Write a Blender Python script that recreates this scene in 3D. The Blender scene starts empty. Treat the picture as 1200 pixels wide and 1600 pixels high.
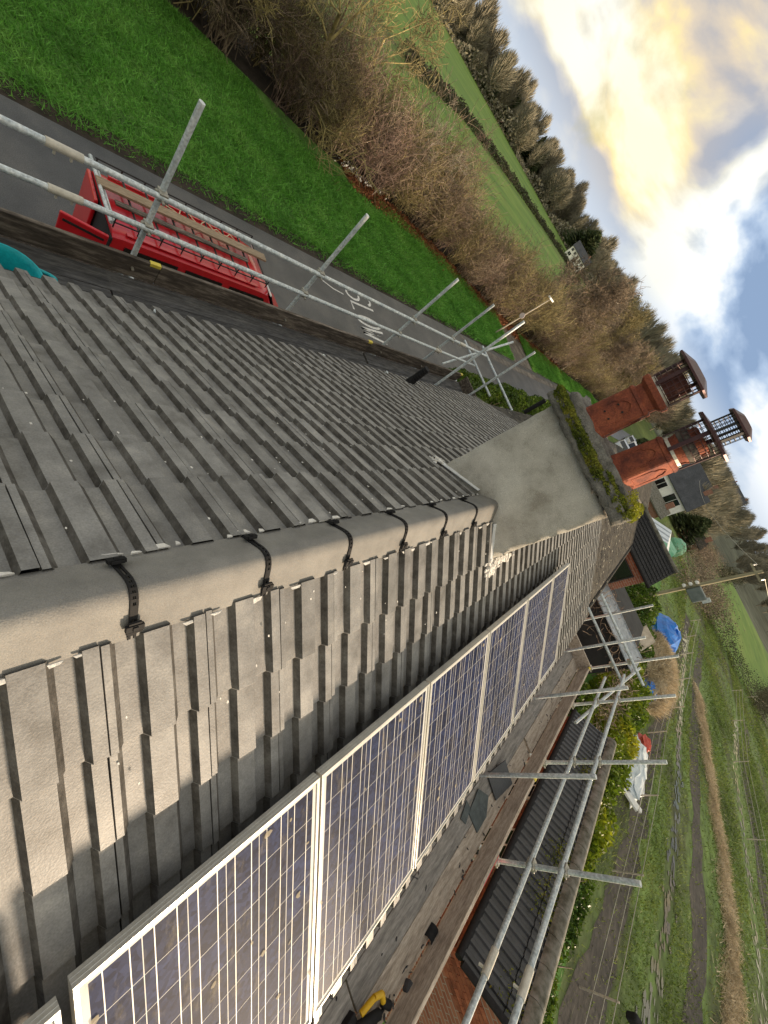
import bpy, math, random
import numpy as np
from mathutils import Vector, Matrix

# ------------------------------------------------------------------ camera, sky, sun, exposure
scene = bpy.context.scene
col = scene.collection
CAM = Vector((0.225, 0.0, 1.30))
AX_X = Vector((0.35836176, -0.92128835, 0.15101203))   # world X, Y, Z seen in camera axes (rolled hand-held phone)
AX_Y = Vector((0.60576669, 0.10638465, -0.78849796))
AX_Z = Vector((0.71036862, 0.37404557, 0.59620998))
cam_d = bpy.data.cameras.new('camera')
cam_d.sensor_fit = 'VERTICAL'; cam_d.sensor_height = 36.0; cam_d.lens = 630.0 / 1600.0 * 36.0
cam_d.clip_start = 0.02; cam_d.clip_end = 5000.0
cam = bpy.data.objects.new('camera', cam_d); col.objects.link(cam)
cam.matrix_world = Matrix.Translation(CAM) @ Matrix((AX_X, AX_Y, AX_Z)).to_4x4()
scene.camera = cam
scene.render.resolution_x = 768; scene.render.resolution_y = 1024

SUN_EL, SUN_AZ = math.radians(2.8), math.radians(76.0)          # azimuth from +Y towards +X
SUN = Vector((math.cos(SUN_EL) * math.sin(SUN_AZ), math.cos(SUN_EL) * math.cos(SUN_AZ), math.sin(SUN_EL)))
sd = bpy.data.lights.new('sun', 'SUN'); sd.energy = 3.4; sd.angle = math.radians(6.0); sd.color = (1.0, 0.79, 0.56)
sun = bpy.data.objects.new('sun', sd); col.objects.link(sun)
sun.rotation_euler = SUN.to_track_quat('Z', 'Y').to_euler()

world = bpy.data.worlds.new('World'); scene.world = world; world.use_nodes = True
def build_sky():
    nt = world.node_tree; N = nt.nodes; Lk = nt.links; N.clear()
    out = N.new('ShaderNodeOutputWorld')
    sky = N.new('ShaderNodeTexSky'); sky.sky_type = 'NISHITA'; sky.sun_disc = False
    sky.sun_elevation = SUN_EL; sky.sun_rotation = SUN_AZ; sky.altitude = 60
    bg1 = N.new('ShaderNodeBackground'); bg1.inputs['Strength'].default_value = 0.15
    Lk.new(sky.outputs[0], bg1.inputs['Color'])
    tc = N.new('ShaderNodeTexCoord'); sep = N.new('ShaderNodeSeparateXYZ'); Lk.new(tc.outputs['Generated'], sep.inputs[0])
    def m(op, a, b=None, clamp=False):
        n = N.new('ShaderNodeMath'); n.operation = op; n.use_clamp = clamp
        for i, v in enumerate((a, b)):
            if v is None: continue
            if isinstance(v, (int, float)): n.inputs[i].default_value = v
            else: Lk.new(v, n.inputs[i])
        return n.outputs[0]
    def noise(scale, detail, rough, dist, off, flat=1.7, src=None):
        mp = N.new('ShaderNodeMapping'); mp.inputs['Location'].default_value = off; mp.inputs['Scale'].default_value = (1, 1, flat); Lk.new(tc.outputs['Generated'], mp.inputs[0])
        n = N.new('ShaderNodeTexNoise'); n.inputs['Scale'].default_value = scale; n.inputs['Detail'].default_value = detail
        n.inputs['Roughness'].default_value = rough; n.inputs['Distortion'].default_value = dist
        Lk.new(mp.outputs[0], n.inputs['Vector']); return n.outputs['Fac']
    def ramp(fac, stops):
        r = N.new('ShaderNodeValToRGB'); e = r.color_ramp.elements
        while len(e) < len(stops): e.new(0.5)
        for i, (p, c) in enumerate(stops):
            e[i].position = p; e[i].color = (*c, 1)
        Lk.new(fac, r.inputs[0]); return r.outputs[0]
    A = SKY_A
    b0 = noise(3.4, 10, 0.53, 0.25, A)
    b1 = noise(3.4, 4, 0.50, 0.25, (A[0] + 0.045, A[1] + 0.008, A[2] + 0.055))     # the same cloud a little nearer the sun: gives the billows a lit and a shaded side
    relief = m('ADD', m('MULTIPLY', m('SUBTRACT', b0, b1), 4.6), 0.5, True)
    billow = m('ADD', m('MULTIPLY', relief, 0.62), m('MULTIPLY', b0, 0.38))
    warm = noise(1.5, 3, 0.5, 0.2, SKY_B, 1.3)
    hole = noise(2.6, 8, 0.52, 0.3, SKY_C, 1.6)
    cool = ramp(billow, [(0.26, (0.24, 0.34, 0.51)), (0.44, (0.39, 0.50, 0.67)), (0.56, (0.59, 0.68, 0.79)), (0.72, (0.90, 0.92, 0.94))])
    gold = ramp(billow, [(0.22, (0.46, 0.44, 0.44)), (0.38, (0.68, 0.58, 0.45)), (0.52, (0.92, 0.75, 0.40)), (0.72, (1.06, 0.97, 0.66))])
    mix = N.new('ShaderNodeMix'); mix.data_type = 'RGBA'
    wf = ramp(warm, [(0.42, (0, 0, 0)), (0.56, (1, 1, 1))])
    Lk.new(wf, mix.inputs['Factor']); Lk.new(cool, mix.inputs['A']); Lk.new(gold, mix.inputs['B'])
    # the last few degrees above the horizon are a pale grey bank
    hz = N.new('ShaderNodeMapRange'); hz.interpolation_type = 'SMOOTHSTEP'
    Lk.new(sep.outputs['Z'], hz.inputs[0]); hz.inputs[1].default_value = 0.02; hz.inputs[2].default_value = 0.10
    mix2 = N.new('ShaderNodeMix'); mix2.data_type = 'RGBA'; mix2.inputs['A'].default_value = (0.55, 0.62, 0.71, 1)
    Lk.new(hz.outputs[0], mix2.inputs['Factor']); Lk.new(mix.outputs['Result'], mix2.inputs['B'])
    bg2 = N.new('ShaderNodeBackground'); bg2.inputs['Strength'].default_value = 0.60
    Lk.new(mix2.outputs['Result'], bg2.inputs['Color'])
    cover = ramp(hole, [(0.33, (0, 0, 0)), (0.43, (1, 1, 1))])
    ms = N.new('ShaderNodeMixShader')
    Lk.new(cover, ms.inputs[0]); Lk.new(bg1.outputs[0], ms.inputs[1]); Lk.new(bg2.outputs[0], ms.inputs[2])
    Lk.new(ms.outputs[0], out.inputs['Surface'])
SKY_A, SKY_B, SKY_C = (0.58, 6.82, 5.32), (4.71, 6.67, 6.04), (2.71, 0.28, 7.79)
build_sky()
vs = scene.view_settings
vs.view_transform = 'Standard'; vs.look = 'None'; vs.gamma = 1.0; vs.use_curve_mapping = False; vs.exposure = 1.0

rng = np.random.default_rng(7)
random.seed(7)
G = -6.0                                   # ground level; the roof apex is z = 0
PITCH = math.radians(31.0)
CP, SP, TP = math.cos(PITCH), math.sin(PITCH), math.tan(PITCH)

# ------------------------------------------------------------------ materials
MATS = {}
def mat(name, cols, scale=4.0, rough=0.8, bump=0.0, bscale=60.0, metallic=0.0, island=0.0, stretch=(1, 1, 1), fine=0.0,
        fscale=120.0, local=False, spec=0.4, coat=0.0, lo=0.35, hi=0.65, trans=0.0, alpha=None, objrand=0.0):
    m = bpy.data.materials.new(name); m.use_nodes = True
    nt = m.node_tree; N = nt.nodes; Lk = nt.links
    b = N['Principled BSDF']
    if local:
        g = N.new('ShaderNodeTexCoord'); pos = g.outputs['Object']
    else:
        g = N.new('ShaderNodeNewGeometry'); pos = g.outputs['Position']
    mp = N.new('ShaderNodeMapping'); mp.inputs['Scale'].default_value = stretch; Lk.new(pos, mp.inputs[0])
    n = N.new('ShaderNodeTexNoise'); n.inputs['Scale'].default_value = scale; n.inputs['Detail'].default_value = 6
    n.inputs['Roughness'].default_value = 0.62; Lk.new(mp.outputs[0], n.inputs['Vector'])
    r = N.new('ShaderNodeValToRGB'); e = r.color_ramp.elements
    while len(e) < len(cols): e.new(0.5)
    for i, c in enumerate(cols):
        e[i].position = lo + (hi - lo) * i / max(1, len(cols) - 1); e[i].color = (*c, 1)
    Lk.new(n.outputs['Fac'], r.inputs[0]); c = r.outputs[0]
    def mul(c, val):
        x = N.new('ShaderNodeMix'); x.data_type = 'RGBA'; x.blend_type = 'MULTIPLY'; x.inputs['Factor'].default_value = 1
        Lk.new(c, x.inputs['A']); Lk.new(val, x.inputs['B']); return x.outputs['Result']
    def rangev(v, a, bb):
        x = N.new('ShaderNodeMapRange'); Lk.new(v, x.inputs[0]); x.inputs[3].default_value = a; x.inputs[4].default_value = bb; return x
    if fine:
        n2 = N.new('ShaderNodeTexNoise'); n2.inputs['Scale'].default_value = fscale; n2.inputs['Detail'].default_value = 3
        Lk.new(mp.outputs[0], n2.inputs['Vector'])
        x = rangev(n2.outputs['Fac'], 1 - fine, 1 + fine); x.inputs[1].default_value = 0.3; x.inputs[2].default_value = 0.7
        c = mul(c, x.outputs[0])
    if island or objrand:
        gi = N.new('ShaderNodeNewGeometry'); oi = N.new('ShaderNodeObjectInfo')
        a = N.new('ShaderNodeMath'); a.operation = 'ADD'; Lk.new(gi.outputs['Random Per Island'], a.inputs[0]); Lk.new(oi.outputs['Random'], a.inputs[1])
        f = N.new('ShaderNodeMath'); f.operation = 'FRACT'; Lk.new(a.outputs[0], f.inputs[0])
        v = max(island, objrand)
        c = mul(c, rangev(f.outputs[0], 1 - v, 1 + v).outputs[0])
    Lk.new(c, b.inputs['Base Color'])
    b.inputs['Roughness'].default_value = rough; b.inputs['Metallic'].default_value = metallic
    b.inputs['Specular IOR Level'].default_value = spec; b.inputs['Coat Weight'].default_value = coat
    if trans:
        td = N.new('ShaderNodeBsdfTranslucent'); Lk.new(c, td.inputs['Color'])
        mx = N.new('ShaderNodeMixShader'); mx.inputs[0].default_value = trans
        Lk.new(b.outputs[0], mx.inputs[1]); Lk.new(td.outputs[0], mx.inputs[2])
        Lk.new(mx.outputs[0], N['Material Output'].inputs['Surface'])
    if bump:
        nb = N.new('ShaderNodeTexNoise'); nb.inputs['Scale'].default_value = bscale; nb.inputs['Detail'].default_value = 5
        Lk.new(mp.outputs[0], nb.inputs['Vector'])
        bu = N.new('ShaderNodeBump'); bu.inputs['Strength'].default_value = bump; bu.inputs['Distance'].default_value = 0.01
        Lk.new(nb.outputs['Fac'], bu.inputs['Height']); Lk.new(bu.outputs[0], b.inputs['Normal'])
    MATS[name] = m
    return m

def brick_mat(name, c1, c2, mortar):
    m = bpy.data.materials.new(name); m.use_nodes = True; nt = m.node_tree; N = nt.nodes; Lk = nt.links; b = N['Principled BSDF']
    g = N.new('ShaderNodeNewGeometry'); s = N.new('ShaderNodeSeparateXYZ'); Lk.new(g.outputs['Position'], s.inputs[0])
    a = N.new('ShaderNodeMath'); a.operation = 'ADD'; Lk.new(s.outputs[0], a.inputs[0]); Lk.new(s.outputs[1], a.inputs[1])
    cm = N.new('ShaderNodeCombineXYZ'); Lk.new(a.outputs[0], cm.inputs[0]); Lk.new(s.outputs[2], cm.inputs[1])
    t = N.new('ShaderNodeTexBrick'); t.inputs['Scale'].default_value = 1; t.inputs['Brick Width'].default_value = 0.225
    t.inputs['Row Height'].default_value = 0.075; t.inputs['Mortar Size'].default_value = 0.008
    t.inputs['Color1'].default_value = (*c1, 1); t.inputs['Color2'].default_value = (*c2, 1); t.inputs['Mortar'].default_value = (*mortar, 1)
    Lk.new(cm.outputs[0], t.inputs['Vector']); Lk.new(t.outputs['Color'], b.inputs['Base Color']); b.inputs['Roughness'].default_value = 0.9
    bu = N.new('ShaderNodeBump'); bu.inputs['Strength'].default_value = 0.5; bu.inputs['Distance'].default_value = 0.01; bu.invert = True
    Lk.new(t.outputs['Fac'], bu.inputs['Height']); Lk.new(bu.outputs[0], b.inputs['Normal'])
    MATS[name] = m; return m

mat('roof_tile', [(0.12, 0.118, 0.116), (0.175, 0.174, 0.174), (0.215, 0.214, 0.213), (0.275, 0.27, 0.262)], 7, 0.50, 0.10, 160, island=0.16, fine=0.18, fscale=170, spec=0.6, lo=0.33, hi=0.67)
mat('tile_flank_dirt_shade', [(0.06, 0.056, 0.05), (0.105, 0.098, 0.09), (0.15, 0.145, 0.135)], 14, 0.7, 0.2, 120, island=0.15, fine=0.2, fscale=120, spec=0.3)  # rib flanks: brown dirt line, plus shade of the steep sides painted in
mat('ridge_concrete', [(0.165, 0.162, 0.157), (0.225, 0.220, 0.210)], 7, 0.72, 0.25, 220, fine=0.16, fscale=320, objrand=0.13, spec=0.4)
mat('underlay', [(0.02, 0.02, 0.022), (0.03, 0.03, 0.03)], 5, 0.95)
mat('black_plastic', [(0.012, 0.012, 0.013), (0.02, 0.02, 0.022)], 20, 0.75, spec=0.2)
mat('mortar_white', [(0.540, 0.528, 0.504), (0.744, 0.732, 0.708)], 30, 0.8, 0.5, 90)
mat('lead', [(0.550, 0.570, 0.600), (0.720, 0.740, 0.760)], 16, 0.5, 0.2, 40)
mat('render_grey', [(0.310, 0.290, 0.250), (0.460, 0.440, 0.395), (0.560, 0.540, 0.490)], 3.2, 0.92, 0.5, 160, fine=0.26, fscale=230)
mat('slab_concrete', [(0.10, 0.095, 0.085), (0.22, 0.21, 0.19)], 9, 0.95, 0.7, 60, fine=0.3, fscale=120)
mat('moss', [(0.050, 0.075, 0.012), (0.140, 0.170, 0.020), (0.270, 0.260, 0.040)], 7, 0.95, island=0.45, trans=0.2)
mat('terracotta', [(0.110, 0.030, 0.021), (0.220, 0.056, 0.030), (0.310, 0.088, 0.042)], 8, 0.8, 0.4, 90, fine=0.25, fscale=90)
mat('terracotta_dark', [(0.060, 0.020, 0.017), (0.120, 0.035, 0.026)], 8, 0.8, 0.4, 90, fine=0.25, fscale=90)
mat('soot_clay', [(0.055, 0.045, 0.04), (0.14, 0.12, 0.10)], 14, 0.95, 0.5, 60)
mat('cowl_metal', [(0.05, 0.02, 0.022), (0.085, 0.035, 0.035)], 12, 0.4, metallic=0.3)
mat('cowl_band', [(0.48, 0.46, 0.40), (0.64, 0.61, 0.54)], 20, 0.45, metallic=0.2)
mat('galvanised', [(0.40, 0.46, 0.49), (0.52, 0.57, 0.60), (0.62, 0.66, 0.67)], 14, 0.40, 0.15, 60, metallic=0.3, fine=0.28, fscale=45, objrand=0.12)
mat('coupler_steel', [(0.30, 0.29, 0.26), (0.45, 0.43, 0.38)], 30, 0.5, 0.3, 80, metallic=0.6)
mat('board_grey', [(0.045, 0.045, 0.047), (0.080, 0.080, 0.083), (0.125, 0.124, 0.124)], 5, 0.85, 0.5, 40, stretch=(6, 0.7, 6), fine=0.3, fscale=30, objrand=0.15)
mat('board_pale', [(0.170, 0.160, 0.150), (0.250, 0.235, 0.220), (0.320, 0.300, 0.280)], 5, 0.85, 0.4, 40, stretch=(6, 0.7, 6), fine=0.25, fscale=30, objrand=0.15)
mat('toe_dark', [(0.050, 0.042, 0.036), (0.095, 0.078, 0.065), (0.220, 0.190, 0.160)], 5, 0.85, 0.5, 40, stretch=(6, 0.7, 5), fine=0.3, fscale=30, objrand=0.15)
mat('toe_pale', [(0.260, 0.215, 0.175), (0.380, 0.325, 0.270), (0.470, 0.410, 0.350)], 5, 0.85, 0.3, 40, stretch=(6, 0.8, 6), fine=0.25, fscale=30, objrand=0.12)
mat('end_band', [(0.62, 0.50, 0.06), (0.72, 0.60, 0.10)], 20, 0.6)
mat('red_paint', [(0.55, 0.05, 0.06), (0.66, 0.08, 0.08)], 20, 0.6)
mat('alu_frame', [(0.56, 0.55, 0.52), (0.66, 0.65, 0.61)], 16, 0.35, metallic=0.6, fine=0.08)
mat('cell_back', [(0.50, 0.50, 0.50), (0.58, 0.58, 0.57)], 6, 0.6)
mat('busbar', [(0.66, 0.65, 0.62), (0.76, 0.75, 0.71)], 12, 0.5)
mat('tub_rubber', [(0.004, 0.30, 0.36), (0.01, 0.42, 0.48)], 10, 0.45, fine=0.12, fscale=60)
mat('slate', [(0.045, 0.058, 0.062), (0.085, 0.105, 0.11)], 14, 0.55, 0.4, 60)
mat('debris', [(0.03, 0.032, 0.036), (0.07, 0.07, 0.075)], 30, 0.8)
mat('tool_yellow', [(0.60, 0.36, 0.01), (0.68, 0.42, 0.02)], 12, 0.45)
mat('tarmac', [(0.035, 0.038, 0.042), (0.055, 0.058, 0.062), (0.085, 0.085, 0.085)], 0.9, 0.45, 0.4, 90, fine=0.45, fscale=55, spec=0.6)
mat('road_paint', [(0.50, 0.50, 0.49), (0.76, 0.76, 0.74)], 7, 0.6, fine=0.2, fscale=40)
mat('mud_track', [(0.06, 0.052, 0.045), (0.13, 0.115, 0.10), (0.20, 0.18, 0.155)], 1.3, 0.7, 0.6, 12, fine=0.35, fscale=9)
mat('verge_soil', [(0.050, 0.120, 0.022), (0.085, 0.200, 0.032), (0.120, 0.260, 0.050)], 1.4, 0.95, 0.4, 14, fine=0.35, fscale=22)
mat('grass_blade', [(0.085, 0.250, 0.035), (0.140, 0.370, 0.055), (0.220, 0.450, 0.090)], 0.8, 0.6, island=0.45, trans=0.3, lo=0.3, hi=0.7)
mat('dark_soil', [(0.018, 0.014, 0.010), (0.05, 0.038, 0.028)], 2, 0.95, 0.6, 9, fine=0.3, fscale=12)
mat('dead_leaf', [(0.10, 0.032, 0.014), (0.20, 0.075, 0.03), (0.28, 0.13, 0.06)], 2.2, 0.9, island=0.4)
mat('ground_green', [(0.070, 0.110, 0.022), (0.110, 0.165, 0.030), (0.150, 0.210, 0.045)], 0.05, 0.95, fine=0.25, fscale=0.6)
mat('field_mud', [(0.060, 0.055, 0.036), (0.090, 0.115, 0.038), (0.125, 0.190, 0.050), (0.155, 0.225, 0.058)], 0.16, 0.9, 0.7, 3.0, stretch=(1.6, 0.6, 1), fine=0.4, fscale=2.2)
mat('furrow_mud', [(0.040, 0.034, 0.030), (0.085, 0.072, 0.060)], 0.8, 0.75, 0.9, 4, stretch=(1.5, 0.7, 1), fine=0.4, fscale=5)
mat('field_tuft', [(0.090, 0.137, 0.025), (0.164, 0.232, 0.043), (0.254, 0.287, 0.072)], 0.25, 0.7, island=0.4, trans=0.25)
mat('mud_clod', [(0.035, 0.03, 0.025), (0.075, 0.062, 0.05)], 0.5, 0.9, island=0.4)
mat('straw', [(0.420, 0.340, 0.220), (0.560, 0.460, 0.310), (0.660, 0.560, 0.400)], 0.9, 0.85, island=0.35, trans=0.15)
mat('lit_field', [(0.10, 0.19, 0.03), (0.14, 0.24, 0.035), (0.19, 0.27, 0.05)], 0.06, 0.95, stretch=(3, 0.4, 1), fine=0.18, fscale=0.35)
mat('far_hill', [(0.090, 0.100, 0.070), (0.130, 0.140, 0.095)], 0.03, 0.95, fine=0.3, fscale=0.2)
mat('twig_brown', [(0.130, 0.100, 0.075), (0.200, 0.155, 0.115), (0.280, 0.220, 0.160)], 0.6, 0.85, island=0.65)
mat('twig_red', [(0.140, 0.095, 0.080), (0.230, 0.165, 0.135)], 0.6, 0.85, island=0.65)
mat('twig_olive', [(0.130, 0.110, 0.050), (0.210, 0.180, 0.085), (0.300, 0.250, 0.120)], 0.6, 0.85, island=0.65)
mat('bark_lichen', [(0.162, 0.135, 0.068), (0.324, 0.270, 0.115), (0.446, 0.378, 0.176)], 3.0, 0.9, 0.4, 30, island=0.25)
mat('birch_bark', [(0.30, 0.25, 0.20), (0.48, 0.42, 0.35)], 3.0, 0.85, island=0.2)
mat('far_twig', [(0.170, 0.160, 0.120), (0.250, 0.230, 0.170), (0.330, 0.300, 0.220)], 0.05, 0.95, island=0.3, objrand=0.2)
mat('evergreen', [(0.030, 0.050, 0.022), (0.060, 0.085, 0.032), (0.090, 0.110, 0.040)], 0.5, 0.85, island=0.4)
mat('hedge_leaf', [(0.025, 0.055, 0.008), (0.06, 0.11, 0.012), (0.13, 0.19, 0.02)], 0.8, 0.5, island=0.5, trans=0.25, spec=0.2)
mat('hedge_gold', [(0.05, 0.10, 0.010), (0.16, 0.22, 0.015), (0.30, 0.30, 0.02)], 0.45, 0.5, island=0.45, trans=0.3, spec=0.2)
mat('far_hedge', [(0.053, 0.054, 0.033), (0.105, 0.099, 0.057)], 0.2, 0.95, island=0.3)
mat('old_tile', [(0.027, 0.024, 0.020), (0.045, 0.040, 0.033), (0.072, 0.066, 0.051)], 4, 0.9, 0.6, 60, island=0.35, fine=0.3, fscale=60)
mat('lichen_spot', [(0.34, 0.33, 0.26), (0.5, 0.48, 0.4)], 9, 0.9)
mat('black_tile', [(0.018, 0.020, 0.023), (0.035, 0.037, 0.042)], 5, 0.38, 0.3, 60, island=0.25, objrand=0.25, spec=0.6)
mat('wing_tile', [(0.012, 0.012, 0.014), (0.024, 0.024, 0.027)], 4, 0.6, island=0.3, objrand=0.2)
mat('ridge_moss', [(0.07, 0.068, 0.05), (0.15, 0.145, 0.12), (0.22, 0.21, 0.19)], 6, 0.9, 0.6, 40)
mat('brick', [(0.17, 0.055, 0.03), (0.26, 0.085, 0.045), (0.34, 0.13, 0.07)], 7, 0.9, 0.5, 60, objrand=0.3)
mat('mortar', [(0.22, 0.19, 0.16), (0.30, 0.27, 0.23)], 10, 0.95)
brick_mat('brick_wall', (0.24, 0.085, 0.05), (0.33, 0.14, 0.085), (0.30, 0.26, 0.22))
mat('upvc', [(0.72, 0.72, 0.71), (0.80, 0.80, 0.79)], 6, 0.4)
mat('dark_glass', [(0.008, 0.009, 0.011), (0.014, 0.016, 0.018)], 2, 0.08, spec=0.6)
mat('felt', [(0.016, 0.018, 0.02), (0.035, 0.037, 0.04)], 2, 0.8, fine=0.2)
mat('grey_sheet', [(0.22, 0.26, 0.30), (0.36, 0.40, 0.44)], 3, 0.55, fine=0.2, fscale=12)
mat('van_red', [(0.520, 0.008, 0.018), (0.600, 0.014, 0.024)], 3, 0.32, coat=0.6, spec=0.5)
mat('rack_black', [(0.015, 0.015, 0.016), (0.03, 0.03, 0.03)], 8, 0.5)
mat('tyre', [(0.012, 0.012, 0.012), (0.02, 0.02, 0.02)], 12, 0.9)
mat('timber', [(0.24, 0.18, 0.12), (0.36, 0.28, 0.20)], 5, 0.85, stretch=(6, 0.6, 6), fine=0.2, fscale=20)
mat('rope', [(0.55, 0.45, 0.30), (0.65, 0.55, 0.38)], 20, 0.9)
mat('chrome', [(0.6, 0.6, 0.6), (0.7, 0.7, 0.7)], 8, 0.2, metallic=0.9)
mat('lamp_clear', [(0.5, 0.5, 0.5), (0.65, 0.65, 0.65)], 8, 0.15)
mat('lamp_red', [(0.35, 0.01, 0.01), (0.45, 0.02, 0.02)], 8, 0.2)
mat('white_paint', [(0.760, 0.755, 0.740), (0.850, 0.845, 0.830)], 0.8, 0.8, fine=0.1, fscale=3)
mat('slate_roof', [(0.035, 0.04, 0.048), (0.06, 0.066, 0.078)], 0.8, 0.6, fine=0.25, fscale=5)
mat('blue_sheet', [(0.01, 0.12, 0.50), (0.02, 0.22, 0.72)], 2.5, 0.4, 0.4, 6)
mat('white_sheet', [(0.55, 0.62, 0.68), (0.80, 0.84, 0.86)], 3, 0.5, 0.3, 8)
mat('red_plastic', [(0.50, 0.05, 0.03), (0.6, 0.10, 0.06)], 5, 0.5)
mat('post_wood', [(0.34, 0.30, 0.25), (0.52, 0.47, 0.40)], 4, 0.9)
mat('wire', [(0.34, 0.32, 0.28), (0.45, 0.43, 0.38)], 5, 0.5, metallic=0.5)
mat('pole_wood', [(0.22, 0.20, 0.13), (0.36, 0.33, 0.22)], 2, 0.9, stretch=(4, 4, 0.5))
mat('grey_box', [(0.12, 0.15, 0.15), (0.18, 0.21, 0.21)], 3, 0.5)
mat('ceramic', [(0.70, 0.70, 0.68), (0.78, 0.78, 0.76)], 3, 0.25)
mat('car_silver', [(0.42, 0.44, 0.46), (0.50, 0.52, 0.54)], 1, 0.3, metallic=0.5, coat=0.4)
mat('car_white', [(0.66, 0.67, 0.68), (0.72, 0.73, 0.74)], 1, 0.35, coat=0.4)
mat('sign_disc', [(0.62, 0.50, 0.50), (0.70, 0.60, 0.60)], 10, 0.5)
mat('green_sheet', [(0.12, 0.36, 0.22), (0.25, 0.5, 0.34)], 2, 0.6)
def special_mats():
    # polycrystalline cell: voronoi flakes of blue
    m = bpy.data.materials.new('solar_cell'); m.use_nodes = True; nt = m.node_tree; N = nt.nodes; Lk = nt.links; b = N['Principled BSDF']
    g = N.new('ShaderNodeNewGeometry')
    v = N.new('ShaderNodeTexVoronoi'); v.inputs['Scale'].default_value = 55; Lk.new(g.outputs['Position'], v.inputs['Vector'])
    r = N.new('ShaderNodeValToRGB'); e = r.color_ramp.elements
    e[0].color = (0.005, 0.009, 0.032, 1); e[1].color = (0.020, 0.031, 0.085, 1)
    s = N.new('ShaderNodeSeparateColor'); Lk.new(v.outputs['Color'], s.inputs[0]); Lk.new(s.outputs[0], r.inputs[0])
    oi = N.new('ShaderNodeObjectInfo'); mr = N.new('ShaderNodeMapRange'); Lk.new(oi.outputs['Random'], mr.inputs[0]); mr.inputs[3].default_value = 0.7; mr.inputs[4].default_value = 1.35
    x = N.new('ShaderNodeMix'); x.data_type = 'RGBA'; x.blend_type = 'MULTIPLY'; x.inputs['Factor'].default_value = 1
    Lk.new(r.outputs[0], x.inputs['A']); Lk.new(mr.outputs[0], x.inputs['B']); Lk.new(x.outputs['Result'], b.inputs['Base Color'])
    b.inputs['Roughness'].default_value = 0.6; b.inputs['Specular IOR Level'].default_value = 0.05
    MATS['solar_cell'] = m
    # dusty cover glass: clear + reflection by fresnel + dust, smears and droppings
    m = bpy.data.materials.new('panel_glass'); m.use_nodes = True; nt = m.node_tree; N = nt.nodes; Lk = nt.links
    out = N['Material Output']; N.remove(N['Principled BSDF'])
    g = N.new('ShaderNodeNewGeometry'); tr = N.new('ShaderNodeBsdfTransparent')
    gl = N.new('ShaderNodeBsdfGlossy'); gl.inputs['Roughness'].default_value = 0.33
    fr = N.new('ShaderNodeFresnel'); fr.inputs['IOR'].default_value = 1.3
    fm = N.new('ShaderNodeMath'); fm.operation = 'MULTIPLY'; fm.inputs[1].default_value = 0.018; Lk.new(fr.outputs[0], fm.inputs[0])
    m1 = N.new('ShaderNodeMixShader'); Lk.new(fm.outputs[0], m1.inputs[0]); Lk.new(tr.outputs[0], m1.inputs[1]); Lk.new(gl.outputs[0], m1.inputs[2])
    di = N.new('ShaderNodeBsdfDiffuse'); di.inputs['Color'].default_value = (0.42, 0.37, 0.28, 1)
    mp = N.new('ShaderNodeMapping'); mp.inputs['Scale'].default_value = (1.0, 3.2, 1.0); mp.inputs['Rotation'].default_value = (0, 0, 0.5)
    Lk.new(g.outputs['Position'], mp.inputs[0])
    n1 = N.new('ShaderNodeTexNoise'); n1.inputs['Scale'].default_value = 4.5; n1.inputs['Detail'].default_value = 9; n1.inputs['Roughness'].default_value = 0.72; Lk.new(mp.outputs[0], n1.inputs['Vector'])
    r1 = N.new('ShaderNodeMapRange'); Lk.new(n1.outputs['Fac'], r1.inputs[0]); r1.inputs[1].default_value = 0.54; r1.inputs[2].default_value = 0.80; r1.inputs[3].default_value = 0.0; r1.inputs[4].default_value = 0.45
    v = N.new('ShaderNodeTexVoronoi'); v.inputs['Scale'].default_value = 11; v.inputs['Randomness'].default_value = 1.0
    nd = N.new('ShaderNodeTexNoise'); nd.inputs['Scale'].default_value = 30
    Lk.new(g.outputs['Position'], nd.inputs['Vector'])
    va = N.new('ShaderNodeVectorMath'); va.operation = 'MULTIPLY_ADD'; va.inputs[1].default_value = (0.03, 0.03, 0.03); Lk.new(nd.outputs['Color'], va.inputs[0]); Lk.new(g.outputs['Position'], va.inputs[2])
    Lk.new(va.outputs[0], v.inputs['Vector'])
    s = N.new('ShaderNodeSeparateColor'); Lk.new(v.outputs['Color'], s.inputs[0])
    gt = N.new('ShaderNodeMath'); gt.operation = 'GREATER_THAN'; gt.inputs[1].default_value = 0.70; Lk.new(s.outputs[0], gt.inputs[0])
    sz = N.new('ShaderNodeMapRange'); Lk.new(s.outputs[1], sz.inputs[0]); sz.inputs[3].default_value = 0.04; sz.inputs[4].default_value = 0.20
    lt = N.new('ShaderNodeMath'); lt.operation = 'LESS_THAN'; Lk.new(v.outputs['Distance'], lt.inputs[0]); Lk.new(sz.outputs[0], lt.inputs[1])
    mu = N.new('ShaderNodeMath'); mu.operation = 'MULTIPLY'; Lk.new(gt.outputs[0], mu.inputs[0]); Lk.new(lt.outputs[0], mu.inputs[1])
    sc = N.new('ShaderNodeMath'); sc.operation = 'MULTIPLY'; sc.inputs[1].default_value = 0.62; Lk.new(mu.outputs[0], sc.inputs[0])
    mxx = N.new('ShaderNodeMath'); mxx.operation = 'MAXIMUM'; Lk.new(sc.outputs[0], mxx.inputs[0]); Lk.new(r1.outputs[0], mxx.inputs[1])
    ad = N.new('ShaderNodeMath'); ad.operation = 'ADD'; ad.inputs[1].default_value = 0.003; Lk.new(mxx.outputs[0], ad.inputs[0])
    m2 = N.new('ShaderNodeMixShader'); Lk.new(ad.outputs[0], m2.inputs[0]); Lk.new(m1.outputs[0], m2.inputs[1]); Lk.new(di.outputs[0], m2.inputs[2])
    Lk.new(m2.outputs[0], out.inputs['Surface']); MATS['panel_glass'] = m
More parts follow.
